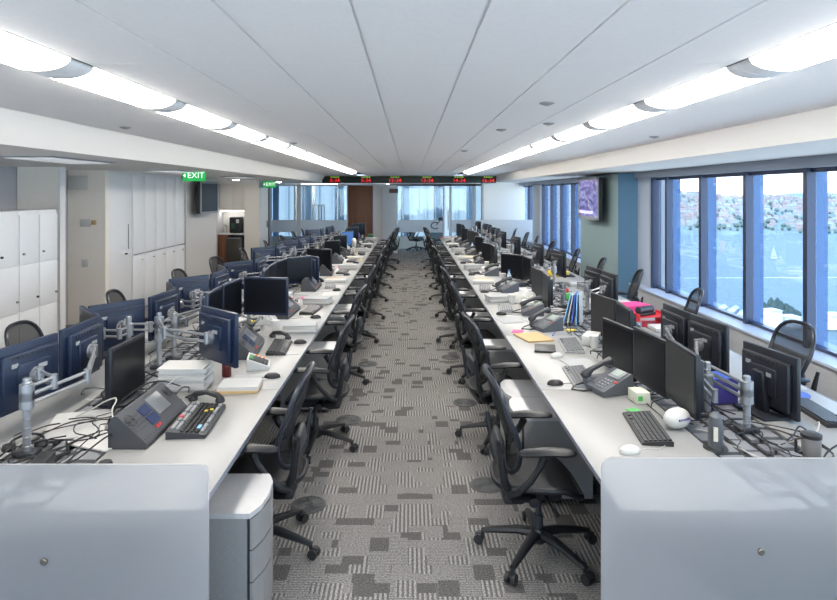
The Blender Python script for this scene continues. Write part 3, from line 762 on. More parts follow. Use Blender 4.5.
    for a, c, s_ in cs:
        m = MB(); m.cyl((.32 * c, .32 * s_, .045), (.32 * c, .32 * s_, .075), .009)
        px_, py_ = -s_, c
        ox, oy = .34 * c, .34 * s_
        for q in (-1, 1): m.cyl((ox + px_ * q * .010, oy + py_ * q * .010, .0285), (ox + px_ * q * .028, oy + py_ * q * .028, .0285), .028, n=16)
        m.box((ox, oy, .045), (.045, .03, .03), rot=Matrix.Rotation(a, 3, 'Z'), bev=.008)
        m.build('caster', BLK, base)
    return t
CHAIR = freeze(make_chair())
def chair(x, y, rz, label, group, far=False):
    return place(CHAIR, (x, y, 0), rz, label, 'chair', group, skip=('height_lever',) if not far else ('height_lever', 'tilt_mechanism'))
ry = [3.47, 5.08, 6.8, 8.3, 9.95, 11.6, 13.15, 14.8, 16.4, 17.9]
rr = [0, 8, -2, 6, -3, 9, -4, 6, 10, 16]; rx = [.725, .74, .76, .72, .76, .72, .76, .72, .72, .70]
for i in range(10): chair(rx[i], ry[i], rr[i], 'black mesh swivel chair, %s from the camera on the aisle side of the right desk' % ORD[i], 'chairs on the aisle side of the right desk', i > 5)
ly = [3.52, 4.95, 6.65, 8.42, 9.95, 11.6, 13.1, 14.8, 16.35, 17.8]
lr = [181, 178, 175, 182, 186, 178, 184, 180, 174, 162]; lx = [-.86, -.76, -.78, -.78, -.76, -.76, -.74, -.74, -.70, -.62]
for i in range(10): chair(lx[i], ly[i], lr[i], 'black mesh swivel chair, %s from the camera on the aisle side of the left desk' % ORD[i], 'chairs on the aisle side of the left desk', i > 5)
wy = [4.7, 6.4, 8.0, 9.5, 10.95, 12.8, 14.4, 15.6, 17.4]; wr = [181, 166, 168, 170, 172, 176, 170, 178, 166]
for i in range(9): chair(2.72, wy[i] + .02, wr[i], 'black mesh chair, %s from the camera on the window side of the right desk' % ORD[i], 'chairs on the window side of the right desk', i > 2)
oy_ = [4.72, 6.3, 8.0, 9.5, 11.1, 12.9, 14.4, 15.9, 17.3]; orr = [4, 8, 0, -8, 6, 10, -4, 2, 12]
for i in range(9): chair(-2.76 if i else -2.72, oy_[i], orr[i], 'black mesh chair, %s from the camera on the locker side of the left desk' % ORD[i], 'chairs on the locker side of the left desk', i > 2)
c = chair(.22, 21.75, -30, 'black office chair behind the far glass partition', 'chair in the far room'); del c['group']
cabn = thing('side_cabinet', (.86, 21.5, 0), 0, 'blue grey side cabinet behind the far glass partition', 'cabinet')
B((0, 0, .33), (.60, .45, .66), bev=.004).build('body', mat('cabinet_bluegrey', (.32, .42, .50), .5), cabn); B((0, -.23, .33), (.56, .015, .6)).build('door', mat('cabinet_bluegrey'.replace('c', 'c'), (.22, .30, .36), .5), cabn)

# ------------------------------------------------------------------ monitors
ZD = .731
def make_monitor(w_, h, body, scr, stand):
    """origin: bottom centre of the panel (or foot on the desk when it has a stand); screen faces +X"""
    t = thing('monitor', (0, 0, 0)); z0 = .02 if stand else 0; zc = z0 + h / 2
    B((0, 0, zc), (.028, w_, h), bev=.006).build('casing', body, t)
    B((.0145, 0, zc + .004), (.002, w_ - .036, h - .044)).build('screen', scr, t)
    bc = MB(); bc.box((-.030, 0, zc - .005), (.036, w_ * .86, h * .80), bev=.012); bc.box((-.046, 0, zc), (.03, w_ * .5, h * .45), bev=.01); cv = bc.build('back_cover', body, t)
    m = MB()
    for k in range(9): m.box((-.049, -w_ * .3 + k * w_ * .075, zc + h * .33), (.004, w_ * .035, .014))
    m.build('vent', BLK, cv)
    B((-.0625, -.05, zc + h * .12), (.003, .06, .022)).build('sticker', LGREY, cv); B((-.0495, w_ * .28, zc + h * .22), (.003, .04, .022)).build('sticker', LGREY, cv)
    if stand:
        B((-.065, 0, .13), (.035, .09, .25), rot=RY(-6), bev=.01).build('stand_neck', body, t)
        B((-.05, 0, .008), (.20, .27, .016), bev=.006).build('stand_base', body, t)
    else:
        MB().cyl((-.060, 0, zc), (-.072, 0, zc), .045).build('mount_plate', ALU, t)
    return t
SZ = (.435, .355)
MP = {}
def monproto(kind):
    if kind not in MP:
        body, scr, st = {'k': (MONB, SCR, 0), 'n': (MONL, SCR, 0), 'm': (MONB, SCRM, 0), 'ks': (MONB, SCR, 1), 'ns': (MONL, SCR, 1), 'b': (MONL, SCRBL, 0)}[kind]
        MP[kind] = freeze(make_monitor(SZ[0], SZ[1], body, scr, st))
    return MP[kind]
MONS = []
def mon(ax, ay, bx, by, zt, kind, label, group, face):
    """panel spanning A-B in plan, top at zt; face=+1: screen normal is A->B rotated +90, -1 the other way"""
    cx, cy = (ax + bx) / 2, (ay + by) / 2; dx, dy = bx - ax, by - ay; L = math.hypot(dx, dy)
    nx, ny = (-dy / L * face, dx / L * face)
    P_ = monproto(kind); z = zt - SZ[1] if kind[-1] != 's' else ZD
    far = cy > 11
    o = place(P_, (cx, cy, z), math.degrees(math.atan2(ny, nx)), label, 'monitor', group, skip=('vent', 'sticker') if far else ())
    MONS.append((cx, cy, z + SZ[1] / 2 + (.02 if kind[-1] == 's' else 0), nx, ny, kind)); return o

# monitor arms
def arm(px_, py_, targets, label, group, ztop=1.12):
    t = thing('monitor_support', (px_, py_, ZD), 0, label, 'monitor arm', group)
    H_ = ztop - ZD; pr = [(.019, 0)]
    if py_ < 8:
        for k in range(8):
            zz_ = .04 + k * .045
            if zz_ < H_ - .02: pr += [(.019, zz_), (.0215, zz_ + .002), (.0215, zz_ + .006), (.019, zz_ + .008)]
    MB().lathe(pr + [(.019, H_ - .004), (.016, H_)], 14).build('pole', ALU, t)
    B((0, 0, .012), (.11, .08, .024), bev=.006).build('clamp_base', DGREY, t)
    for j, (tx, ty, tz, nx, ny) in enumerate(targets):
        e = Vector((tx - px_ - nx * .09, ty - py_ - ny * .09, tz - ZD)); zz = min(ztop - ZD - .05 - .06 * (j % 3), max(e.z, .18)); 
        d = Vector((e.x, e.y, 0)); L = d.length
        side = Vector((-d.y, d.x, 0)).normalized() if L > 1e-3 else Vector((1, 0, 0))
        # elbow bends away from the screens (towards the back of the panel)
        if side.dot(Vector((nx, ny, 0))) > 0: side = -side
        el = d * .5 + side * min(.12, .06 + L * .1)
        ak = MB(); ak.cyl((0, 0, zz - .04), (0, 0, zz + .04), .034)
        def link(mm, a, b, z0, z1):
            for dz in (.022, -.022): mm.tube([(a.x, a.y, z0 + dz), ((a.x + b.x) / 2, (a.y + b.y) / 2, (z0 + z1) / 2 + dz), (b.x, b.y, z1 + dz)], [.011, .009, .010], 6)
            mm.cyl((b.x, b.y, z1 - .038), (b.x, b.y, z1 + .038), .018)
        link(ak, Vector((0, 0)), el, zz, zz); ak.build('lower_link', ALU, t)
        m = MB(); link(m, Vector((el.x, el.y)), Vector((e.x, e.y)), zz, e.z)
        m.tube([(e.x, e.y, e.z), (e.x + nx * .016, e.y + ny * .016, e.z)], .034, 12); m.build('upper_link', ALU, t)
    return t
def run(pts, zt, kinds, face, names, group, place_phrase, pole, label_arm=None, segs=None):
    seg = segs or list(zip(pts[:-1], pts[1:]))
    st = len(MONS)
    for i, (a, b) in enumerate(seg):
        d = Vector((b[0] - a[0], b[1] - a[1])); L = d.length; g = .004
        k = kinds[i] if isinstance(kinds, (list, tuple)) else kinds
        mon(a[0], a[1], b[0], b[1], zt if not isinstance(zt, (list, tuple)) else zt[i], k, names[i] + ' ' + place_phrase, group, face)
    if pole:
        tg = []
        for q in MONS[st:]:
            if q[5][-1] == 's': continue
            if (pole[0] - q[0]) * q[3] + (pole[1] - q[1]) * q[4] > -.02:   # pole stands on the screen side: give it a post of its own behind
                xx, yy = q[0] - q[3] * .26, q[1] - q[4] * .26; xx = math.copysign(max(abs(xx), 1.58), xx)
                arm(xx, yy, [q[:5]], 'post behind the ' + names[MONS.index(q) - st] + ' ' + place_phrase, group.replace('monitors', 'monitor arms'), q[2] + .10)
            else: tg.append(q[:5])
        if tg: arm(pole[0], pole[1], tg, label_arm, group.replace('monitors', 'monitor arms'), max([q[2] for q in tg] + [.95]) + .07)

# right desk, aisle side (screens face -X, towards the aisle).  A = far end, B = near end; A->B is -Y so face=-1 => normal (dy,-dx)=(-,.)
GR = 'monitors on the aisle side of the right desk'
def nm3(a='black monitor'): return ['far %s of the arc' % a, 'middle %s of the arc' % a, 'near %s of the arc' % a]
def nm2(a='black monitor'): return ['far %s of the pair' % a, 'near %s of the pair' % a]
def ph(n, side): return 'at the %s place, %s' % (ORD[n], side)
RA, RWn, LA, LO = 'right desk aisle side', 'right desk window side', 'left desk aisle side', 'left desk locker side'
run([(1.45, 4.60), (1.53, 4.18), (1.575, 3.755), (1.56, 3.33)], [1.10, 1.125, 1.15], ['k', 'k', 'm'], -1, ['far black monitor', 'middle black monitor', 'near black monitor'], GR, ph(0, RA), (1.74, 3.60), 'grey metal monitor arm post with round rings, nearest on the right desk')
run([(1.65, 5.58), (1.735, 5.15), (1.70, 4.72)], 1.13, ['m', 'k'], -1, ['far black monitor', 'near black monitor'], GR, ph(1, RA), (1.82, 5.35), 'grey monitor arm post on the right desk, second place, aisle side')
run([(1.50, 7.52), (1.54, 7.10), (1.51, 6.67)], 1.13, 'm', -1, ['far black monitor', 'near black monitor'], GR, ph(2, RA), (1.74, 7.0), 'grey monitor arm post on the right desk, third place, aisle side')
run([(1.37, 9.22), (1.64, 8.88), (1.67, 8.45)], 1.13, 'k', -1, ['far black monitor', 'near black monitor'], GR, ph(3, RA), (1.82, 8.75), 'grey monitor arm post on the right desk, fourth place, aisle side')
gen = [(1.40, 10.95, 2, 1.12), (1.44, 12.5, 3, 1.13), (1.45, 14.2, 2, 1.15), (1.42, 15.6, 2, 1.12), (1.40, 17.2, 2, 1.16)]
for i, (x, y, n, zt) in enumerate(gen):
    pts = [(x - .06, y + .43), (x + .04, y + .01), (x + .06, y - .42), (x - .04, y - .83)][:n + 1]
    nn = ['far black monitor', 'middle black monitor', 'near black monitor'] if n == 3 else ['far black monitor', 'near black monitor']
    run(pts, zt, 'k' if i != 2 else 'm', -1, nn, GR, ph(4 + i, RA), (1.74, y), 'grey monitor arm post on the right desk, %s place, aisle side' % ORD[4 + i])
# right desk, window side (screens face +X)
GW = 'monitors on the window side of the right desk'
mon(2.10, 3.86, 2.17, 3.43, 1.12, 'ks', 'black monitor on a heavy black stand, nearest on the window side', GW, 1)
run([(2.06, 4.98), (2.08, 4.55), (2.13, 4.12)], 1.14, 'k', 1, ['far black monitor seen from behind', 'near black monitor seen from behind'], GW, ph(0, RWn), (1.84, 3.36), 'grey metal monitor arm post behind the stand monitor on the right desk')
run([(2.05, 7.12), (2.10, 6.70), (2.11, 6.27)], 1.19, 'k', 1, ['far black monitor', 'near black monitor'], GW, ph(1, RWn), (1.90, 6.6), 'grey monitor arm post on the right desk, second place, window side')
run([(2.09, 9.0), (2.17, 8.57)], 1.2, 'k', 1, ['lone black monitor'], GW, ph(2, RWn), (1.90, 8.1), 'grey monitor arm post on the right desk, third place, window side')
run([(2.08, 10.3), (2.14, 9.87)], 1.2, 'k', 1, ['lone black monitor'], GW, ph(3, RWn), (1.90, 10.2), 'grey monitor arm post on the right desk, fourth place, window side')
for i, (x, y, n) in enumerate([(2.02, 11.7, 1), (2.0, 13.3, 1), (2.02, 14.9, 2), (2.05, 16.6, 2), (2.0, 18.0, 1)]):
    pts = [(x - .04, y + .22), (x + .04, y - .2), (x + .06, y - .62)][:n + 1]
    nn = ['lone black monitor'] if n == 1 else ['far black monitor', 'near black monitor']
    run(pts, 1.2, 'k', 1, nn, GW, ph(4 + i, RWn), (1.90, y - .3), 'grey monitor arm post on the right desk, %s place, window side' % ORD[4 + i])
# left desk, locker side (screens face -X); A near end -> B far end: +Y, face=+1 -> normal (-,0)
GO = 'monitors on the locker side of the left desk'
Q4 = lambda a='navy backed monitor': ['nearest ' + a, 'second ' + a, 'third ' + a, 'farthest ' + a]  # navy is the blue window reflection put into the casing colour
run(None, 1.22, 'n', 1, ['nearest navy backed monitor', 'middle monitor with blue-lit back', 'farthest navy backed monitor'], GO, ph(0, LO), (-1.90, 3.05), 'grey metal monitor arm post with round rings, nearest on the left desk', segs=[((-2.14, 3.14), (-2.05, 3.57)), ((-2.06, 3.63), (-2.06, 4.06)), ((-2.09, 4.11), (-2.36, 4.42))])  # navy backs are blue window reflection put into the casing colour
run(None, 1.20, 'n', 1, ['nearest navy backed monitor', 'middle monitor with blue-lit back', 'farthest navy backed monitor'], GO, ph(1, LO), (-1.84, 4.80), 'grey monitor arm post on the left desk, second place, locker side', segs=[((-2.36, 4.51), (-2.10, 4.86)), ((-2.08, 4.91), (-2.04, 5.34)), ((-2.06, 5.39), (-2.26, 5.74))])  # navy backs are blue window reflection put into the casing colour
for i in range(7):
    y = 5.93 + 1.57 * i + (.06 if i % 2 else 0); z = [1.20, 1.17, 1.22, 1.19, 1.16, 1.2, 1.18][i]; q = [0, .03, -.02, .04, 0, -.03, .02][i]
    sg = [((-2.32 + q, y), (-2.06 + q, y + .34)), ((-2.04 + q, y + .38), (-2.02 + q, y + .81)), ((-2.04 + q, y + .86), (-2.22 + q, y + 1.22))]
    nn = ['nearest navy backed monitor', 'middle monitor with blue-lit back', 'farthest navy backed monitor']  # navy backs are blue window reflection put into the casing colour
    if i in (3, 5): sg = sg[:2]; nn = ['nearer monitor with blue-lit back', 'farther monitor with blue-lit back']
    if i == 6: sg = [((-2.1, y), (-2.04, y + .43)), ((-2.03, y + .47), (-2.03, y + .9))]; nn = ['nearer monitor with blue-lit back', 'farther monitor with blue-lit back']
    run(None, z, 'n', 1, nn, GO, ph(2 + i, LO), (-1.86, y + .5), 'grey monitor arm post on the left desk, %s place, locker side' % ORD[2 + i], segs=sg)
# left desk, aisle side (screens face +X): A near -> B far, +Y: face=-1 -> normal (+,0)
GA = 'monitors on the aisle side of the left desk'
mon(-1.78, 3.63, -1.765, 4.08, 1.1, 'ks', 'black monitor on a stand behind the dealing console, nearest on the left desk', GA, -1)
run(None, [1.25, 1.24, 1.24, 1.24], ['n', 'n', 'n', 'n'], -1, ['monitor seen from behind', 'nearer monitor facing the aisle', 'farther monitor facing the aisle', 'wide monitor with blue-lit rim facing us'], GA, 'on the left desk, second place', (-1.86, 4.56), 'grey monitor arm post holding the arc of monitors with blue-lit rims, left desk',
    segs=[((-1.12, 3.98), (-1.44, 4.27)), ((-1.60, 4.84), (-1.62, 5.27)), ((-1.62, 5.30), (-1.58, 5.73)), ((-1.56, 5.80), (-1.14, 5.74))])
run(None, 1.18, ['n', 'n', 'n', 'n'], -1, ['nearest monitor with blue-lit rim', 'second monitor with blue-lit rim', 'third monitor with blue-lit rim', 'monitor with blue-lit rim facing us'], GA, 'on the left desk, third place', (-1.74, 7.4), 'grey monitor arm post on the left desk, third place aisle side',
    segs=[((-1.60, 6.70), (-1.64, 7.12)), ((-1.65, 7.16), (-1.66, 7.59)), ((-1.66, 7.63), (-1.62, 8.02)), ((-1.62, 8.09), (-1.36, 8.36))])
run(None, 1.14, ['n', 'k', 'k'], -1, ['monitor seen from behind', 'middle dark monitor', 'dark monitor facing us'], GA, 'on the left desk, fourth place', (-1.72, 9.2), 'grey monitor arm post on the left desk, fourth place aisle side',
    segs=[((-1.28, 8.55), (-1.50, 8.88)), ((-1.60, 9.1), (-1.63, 9.52)), ((-1.63, 9.86), (-1.26, 9.74))])
for i, (y, n, zt, kd) in enumerate([(11.0, 2, 1.13, 'k'), (12.3, 2, 1.14, 'k'), (13.8, 2, 1.13, 'b'), (15.2, 2, 1.15, 'n'), (16.7, 3, 1.18, 'n')]):
    sg = [((-1.56, y), (-1.60, y + .43)), ((-1.60, y + .5), (-1.36, y + .82)), ((-1.3, y + .9), (-1.3, y + 1.3))][:n]
    kk = ['k', 'k', 'k']; kk[1] = kd
    run(None, zt, kk, -1, ['nearest monitor facing the aisle', 'monitor turned towards us' + (' with a blue screen' if kd == 'b' else ''), 'last monitor facing the aisle'][:n], GA, 'on the left desk, %s place' % ORD[4 + i], (-1.74, y + .4), 'grey monitor arm post on the left desk, %s place aisle side' % ORD[4 + i], segs=sg)

# ------------------------------------------------------------------ desk things
def make_keyboard(body, keys):
    t = thing('keyboard', (0, 0, 0))            # long side along Y, front towards -X
    MB().prism([(-.078, 0), (.078, 0), (.080, .022), (.06, .026), (-.070, .014), (-.080, .008)], -.225, .225, 'y').build('tray', body, t, smooth=False)
    m = MB()
    for r_ in range(6):
        x = .062 - r_ * .0235; zt = .028 - r_ * .0022
        y = -.215
        while y < .205:
            w_ = .0165 if not (r_ == 5 and -.08 < y < .02) else .10
            if not (.075 < y < .085 or .135 < y < .143): m.box((x, y + w_ / 2, zt), (.018, w_, .010), rot=RY(-5))
            y += w_ + .0028
    m.build('keys', keys, t, smooth=False)
    return t
KB = freeze(make_keyboard(BLK, DGREY)); KG = freeze(make_keyboard(LGREY, GREYP))
def make_mouse(body):
    t = thing('mouse', (0, 0, 0))
    vs = []; n = 16
    m = MB(); m.lathe([(1, 0), (1.02, .15), (.92, .6), (.6, .92), (.15, 1.0)], n, Matrix.Diagonal((.055, .032, .034, 1))); m.build('shell', body, t)
    MB().cyl((.026, 0, .026), (.034, 0, .026), .0045, n=8).build('wheel', BLK, t)
    MB().tube([(.05, 0, .006), (.10, .02, .004), (.16, .0, .004), (.24, .05, .004)], .0022, 5).build('cord', CABW if body is WHT else CAB, t)
    return t
MW = freeze(make_mouse(WHT)); MK = freeze(make_mouse(BLK))
def make_phone():
    t = thing('desk_phone', (0, 0, 0))          # user side -X; slopes up to +X
    MB().prism([(-.10, 0), (.10, 0), (.10, .11), (.085, .115), (-.10, .03)], -.10, .07, 'y').build('body', GREYP, t)
    rot = RY(-24.5)
    def on(x, y, dz=0): return Vector((x, y, .0745 + math.tan(R(24.5)) * x + dz))
    B(on(.045, -.03, .006), (.075, .095, .008), rot=rot, bev=.003).build('display_frame', LGREY, t)
    B(on(.045, -.03, .0115), (.05, .07, .004), rot=rot).build('display', LCD, t)
    m = MB()
    for i in range(4):
        for j in range(3): m.box(on(-.075 + i * .02, -.052 + j * .026, .003), (.009, .012, .007), rot=rot)
    m.build('keypad', LGREY, t)
    B(on(-.01, -.085, .003), (.014, .014, .008), rot=rot).build('message_light', RED, t)
    h = MB(); h.tube([(-.10, .10, .065), (-.085, .10, .075), (-.04, .10, .105), (.04, .10, .135), (.085, .10, .14), (.10, .10, .135)], [.024, .028, .016, .016, .028, .024], 10)
    h.build('handset', DGREY, t)
    B((0, .10, .035), (.19, .06, .07), bev=.02).build('cradle', GREYP, t)
    MB().tube([(-.10, .10, .03), (-.15, .12, .008), (-.20, .07, .008), (-.15, .02, .008), (-.10, .02, .01)], .005, 6).build('cord', CAB, t)
    t.scale = (1.12, 1.12, 1.12); return t
PH = freeze(make_phone())
def make_turret():
    """dealer console: wedge with screens, user side +X, long side along Y"""
    t = thing('dealing_console', (0, 0, 0)); W = .285
    MB().prism([(.09, 0), (-.10, 0), (-.10, .13), (-.075, .165), (-.055, .165), (.095, .028)], -W, W, 'y').build('body', mat('console_grey', (.055, .058, .066), .45), t, smooth=False)
    a = math.atan2(.137, .15); rot = Matrix.Rotation(a, 3, 'Y')
    nrm = Vector((math.sin(a), 0, math.cos(a)))
    def on(s_, y, d=.002): return Vector((-.055 + .15 * s_, y, .165 - .137 * s_)) + nrm * d
    B(on(.38, .08), (.115, .16, .006), rot=rot, bev=.002).build('large_display', mat('turret_grey_lcd', (.14, .15, .16), .3), t)
    B(on(.30, -.07), (.055, .10, .006), rot=rot).build('upper_display', LCDB, t); B(on(.62, -.07), (.055, .10, .006), rot=rot).build('lower_display', LCDB, t)
    m = MB()
    for i in range(9):
        for j in range(4): m.box(on(.25 + .075 * j * 1.6, -.265 + i * .015), (.008, .010, .006), rot=rot)
    for i in range(22): m.box(on(.90, -.26 + i * .024), (.010, .015, .006), rot=rot)
    for i in range(10): m.box(on(.18, -.12 + i * .012), (.01, .007, .006), rot=rot)
    m.build('button', GREYP, t)
    m = MB()
    for y in (-.105, -.075): B(on(.86, y, .005), (.014, .018, .008), rot=rot).build('red_button', RED, t)
    for y in (-.235, .235):
        m = MB()
        for k in range(3): m.tube([on(.3, y, .004) + (rot @ Vector((.012 * (k + 1) * math.cos(R(q)), .012 * (k + 1) * math.sin(R(q)), 0))) for q in range(0, 360, 30)], .002, 4, closed=True)
        m.build('speaker_grille', BLK, t)
    return t
TU = freeze(make_turret())
def make_dealkb():
    t = thing('dealing_keyboard', (0, 0, 0)); W = .235
    MB().prism([(-.10, 0), (.105, 0), (.108, .02), (-.10, .042)], -W, W, 'y').build('tray', DGREY, t, smooth=False)
    def z(x): return .032 - (x) * .107
    for nm, rows, mm in (('keys', (.055, .03, .005, -.02), BLK), ('pale_keys', (-.05, -.075, .08), LGREY)):
        m = MB()
        for x in rows:
            for k in range(17):
                if (k * 7 + int(x * 1000)) % 5 == 0 and mm is LGREY: continue
                m.box((x, -.215 + k * .0262, z(x) + .004), (.017, .018, .010))
        m.build(nm, mm, t, smooth=False)
    for nm, mm, ps in (('red_keys', RED, [(-.075, -.03)]), ('yellow_keys', YEL, [(.03, .08), (.055, .106)]), ('blue_keys', LBLUE, [(.055, -.17), (.055, -.144)])):
        m = MB(); [m.box((x, y, z(x) + .006), (.018, .022, .012)) for x, y in ps]; m.build(nm, mm, t, smooth=False)
    return t
DK = freeze(make_dealkb())
def make_handset():
    t = thing('telephone_handset', (0, 0, 0))
    MB().tube([(0, -.095, .02), (0, -.075, .04), (0, 0, .055), (0, .075, .04), (0, .095, .02)], [.02, .018, .014, .018, .02], 10).build('handle', BLK, t)
    for s_ in (-1, 1): MB().lathe([(.026, 0), (.03, .008), (.024, .03)], 16, Matrix.Translation((0, s_ * .09, 0))).build('earpiece', BLK, t)
    MB().tube([(0, .10, .01), (.03, .16, .004), (.09, .15, .004), (.12, .08, .004)], .004, 6).build('cord', CAB, t); return t
HS = freeze(make_handset())
def make_stack(n, w_, d, mm):
    t = thing('paper_stack', (0, 0, 0)); r_ = random.Random(n); z = 0
    for i in range(n):
        h = r_.uniform(.008, .02); B((r_.uniform(-.006, .006), r_.uniform(-.006, .006), z + h / 2), (w_, d, h - .001), rot=RZ(r_.uniform(-3, 3))).build('ream', mm if i % 4 else PAPG, t, smooth=False); z += h
    return t
ST = [freeze(make_stack(11, .30, .22, PAPER)), freeze(make_stack(3, .30, .22, PAPER)), freeze(make_stack(5, .30, .21, PAPER))]
def make_calc():
    t = thing('desk_calculator', (0, 0, 0))
    MB().prism([(-.07, 0), (.07, 0), (.07, .075), (-.07, .02)], -.09, .09, 'y').build('body', WHT, t, smooth=False)
    a = -math.atan2(.055, .14); rot = Matrix.Rotation(a, 3, 'Y')
    def on(x, y): return Vector((x, y, .0475 + x * .393 + .002))
    t.scale = (1.15, 1.15, 1.15)
    B(on(.0, .015), (.125, .115, .004), rot=rot).build('keypad', DGREY, t)
    m = MB(); [m.box(on(-.05 + i * .024, -.03 + j * .02) + Vector((0, 0, .003)), (.014, .012, .005), rot=rot) for i in range(5) for j in range(5)]; m.build('keys', GREYP, t)
    m = MB(); [m.box(on(.045, -.01 + j * .02) + Vector((0, 0, .005)), (.018, .014, .005), rot=rot) for j in range(4)]; m.build('green_keys', GRN, t)
    m = MB(); [m.box(on(-.03 + i * .024, -.07) + Vector((0, 0, .001)), (.016, .018, .005), rot=rot) for i in range(3)]; m.build('orange_keys', ORG, t)
    return t
CA = freeze(make_calc())
def make_cup():
    t = thing('mug', (0, 0, 0)); MB().lathe([(.03, 0), (.038, .01), (.04, .09), (.036, .09), (.034, .02)], 20).build('body', WHT, t)
    MB().tube([(.038, 0, .075), (.065, 0, .07), (.065, 0, .03), (.038, 0, .02)], .005, 6).build('handle', WHT, t); return t
MUG = freeze(make_cup())
def make_bottle():
    t = thing('water_bottle', (0, 0, 0)); MB().lathe([(.03, 0), (.033, .01), (.033, .14), (.014, .18), (.014, .20)], 16).build('body', mat('bottle_blue', (.45, .6, .75), .15), t)
    MB().cyl((0, 0, .2), (0, 0, .22), .016).build('cap', BLUE, t); MB().lathe([(.034, .05), (.034, .11)], 16).build('wrapper', WHT, t); return t
BT = freeze(make_bottle())
def make_headset():
    t = thing('headset', (0, 0, 0))
    MB().tube([(.075 * math.cos(R(a)), .085 * math.sin(R(a)), .02 + .01 * math.sin(R(a))) for a in range(-20, 201, 20)], .007, 6).build('headband', BLK, t)
    for s_ in (-1, 1): MB().lathe([(.03, 0), (.034, .012), (.028, .028)], 14, Matrix.Translation((s_ * .072, -.03, .0))).build('ear_cushion', BLK, t)
    MB().tube([(.075, -.03, .02), (.12, -.05, .04), (.18, -.01, .03)], .004, 6).build('microphone_boom', BLK, t); return t
HD = freeze(make_headset())
def sheet_(x, y, rz, w_, d, m, label, z=ZD, h=.003, name='paper_sheet', cat='paper', group=None):
    o = B((0, 0, h / 2), (w_, d, h)).build(name, m, loc=(x, y, z), smooth=False); o.rotation_euler = (0, 0, R(rz)); tag(o, label, cat, group); return o

# right desk near
place(PH, (1.30, 4.04, ZD), 18, 'grey desk phone with display on the right desk, nearest the camera', 'phone', 'desk phones on the right desk')
place(KB, (1.30, 3.38, ZD), -7, 'black keyboard before the three nearest monitors, right desk', 'keyboard', 'keyboards on the right desk')
place(MW, (1.10, 3.08, ZD), 10, 'white mouse beside the nearest black keyboard, right desk', 'mouse', 'computer mice on the right desk')
place(KG, (1.19, 4.33, ZD), -4, 'pale grey keyboard beside the nearest grey phone, right desk', 'keyboard', 'keyboards on the right desk')
place(MK, (.985, 4.17, ZD), 0, 'small black mouse near the desk edge, left of the nearest phone', 'mouse', 'computer mice on the right desk')
sheet_(1.30, 4.66, 12, .22, .30, PAPG, 'printed sheet behind the nearest grey phone, right desk')
sheet_(1.34, 3.66, 20, .07, .09, GRN, 'small green note beyond the nearest black keyboard', name='sticky_note', cat='note')
copy_tree(KG, (1.36, 5.20, ZD), -6, 'grey keyboard between the two grey phones, right desk', 'keyboard', 'keyboards on the right desk')
copy_tree(MW, (1.16, 4.87, ZD), 20, 'white mouse between the two grey phones, right desk', 'mouse', 'computer mice on the right desk')
copy_tree(PH, (1.30, 5.86, ZD), 22, 'grey desk phone with display on the right desk, second from camera', 'phone', 'desk phones on the right desk')
bx = thing('tissue_box', (1.43, 3.84, ZD), 5, 'cream cardboard box under the nearest three monitors', 'box'); B((0, 0, .035), (.09, .12, .07), bev=.003).build('carton', mat('cream_card', (.6, .6, .5), .7), bx); B((-.02, -.061, .035), (.03, .002, .03)).build('sticker', GRN, bx)
# rugby ball
t = thing('rugby_ball', (1.475, 3.40, ZD), 25, 'white rugby ball with dark blue lettering on the right desk', 'ball')
M = Matrix.Translation((0, 0, .055)) @ Matrix.Rotation(R(90), 4, 'Y')
MB().lathe([(.055 * math.sin(math.pi * i / 12) + .001, -.085 * math.cos(math.pi * i / 12)) for i in range(13)], 24, M).build('skin', WHT, t)
m = MB(); [m.box((-.035 + k * .014, -.0545 + abs(k - 2.5) * .0016, .062), (.009, .004, .012)) for k in range(6)]; m.build('lettering', PURP, t)
t = thing('desk_speaker', (1.555, 3.13, ZD), -20, 'upright charcoal desk speaker with pale label, right desk near end', 'speaker')
MB().lathe([(.9, 0), (1, .02), (1, .6), (.8, .9), (.3, 1)], 20, Matrix.Translation((0, 0, .01)) @ Matrix.Diagonal((.036, .058, .175, 1))).build('body', GREYP, t); MB().lathe([(.06, 0), (.055, .01)], 20).build('foot', BLK, t)
B((-.005, -.056, .09), (.02, .006, .07)).build('sticker', mat('cream_label', (.7, .7, .6), .7), t)
t = thing('travel_mug', (1.97, 3.02, ZD), 0, 'steel travel mug with black lid by the right frosted screen', 'mug')
MB().lathe([(.036, 0), (.042, .01), (.044, .10)], 20).build('body', STEEL, t); MB().lathe([(.046, .10), (.047, .118), (.03, .125)], 20).build('lid', BLK, t); MB().tube([(-.043, 0, .10), (-.075, 0, .09), (-.075, 0, .03), (-.043, 0, .02)], .007, 6).build('handle', BLK, t)
copy_tree(KB, (2.40, 3.62, ZD), 176, 'black keyboard at the window edge of the right desk, nearest', 'keyboard', 'keyboards on the right desk')
o = MB().lathe([(.10, 0), (.10, .004)], 24).build('mouse_pad', BLUE, loc=(2.47, 3.97, ZD)); tag(o, 'round blue mouse pad on the window side of the right desk', 'mouse pad')
copy_tree(MW, (2.45, 3.98, ZD + .005), 160, 'white mouse on the round blue pad, right desk', 'mouse', 'computer mice on the right desk')
bx = thing('indigo_box', (1.93, 3.87, ZD), 10, 'dark indigo carton between the arm posts on the right desk', 'box'); B((0, 0, .075), (.17, .17, .15), bev=.003).build('carton', PURP, bx); B((0, 0, .152), (.16, .16, .003)).build('lid', BLUE, bx)
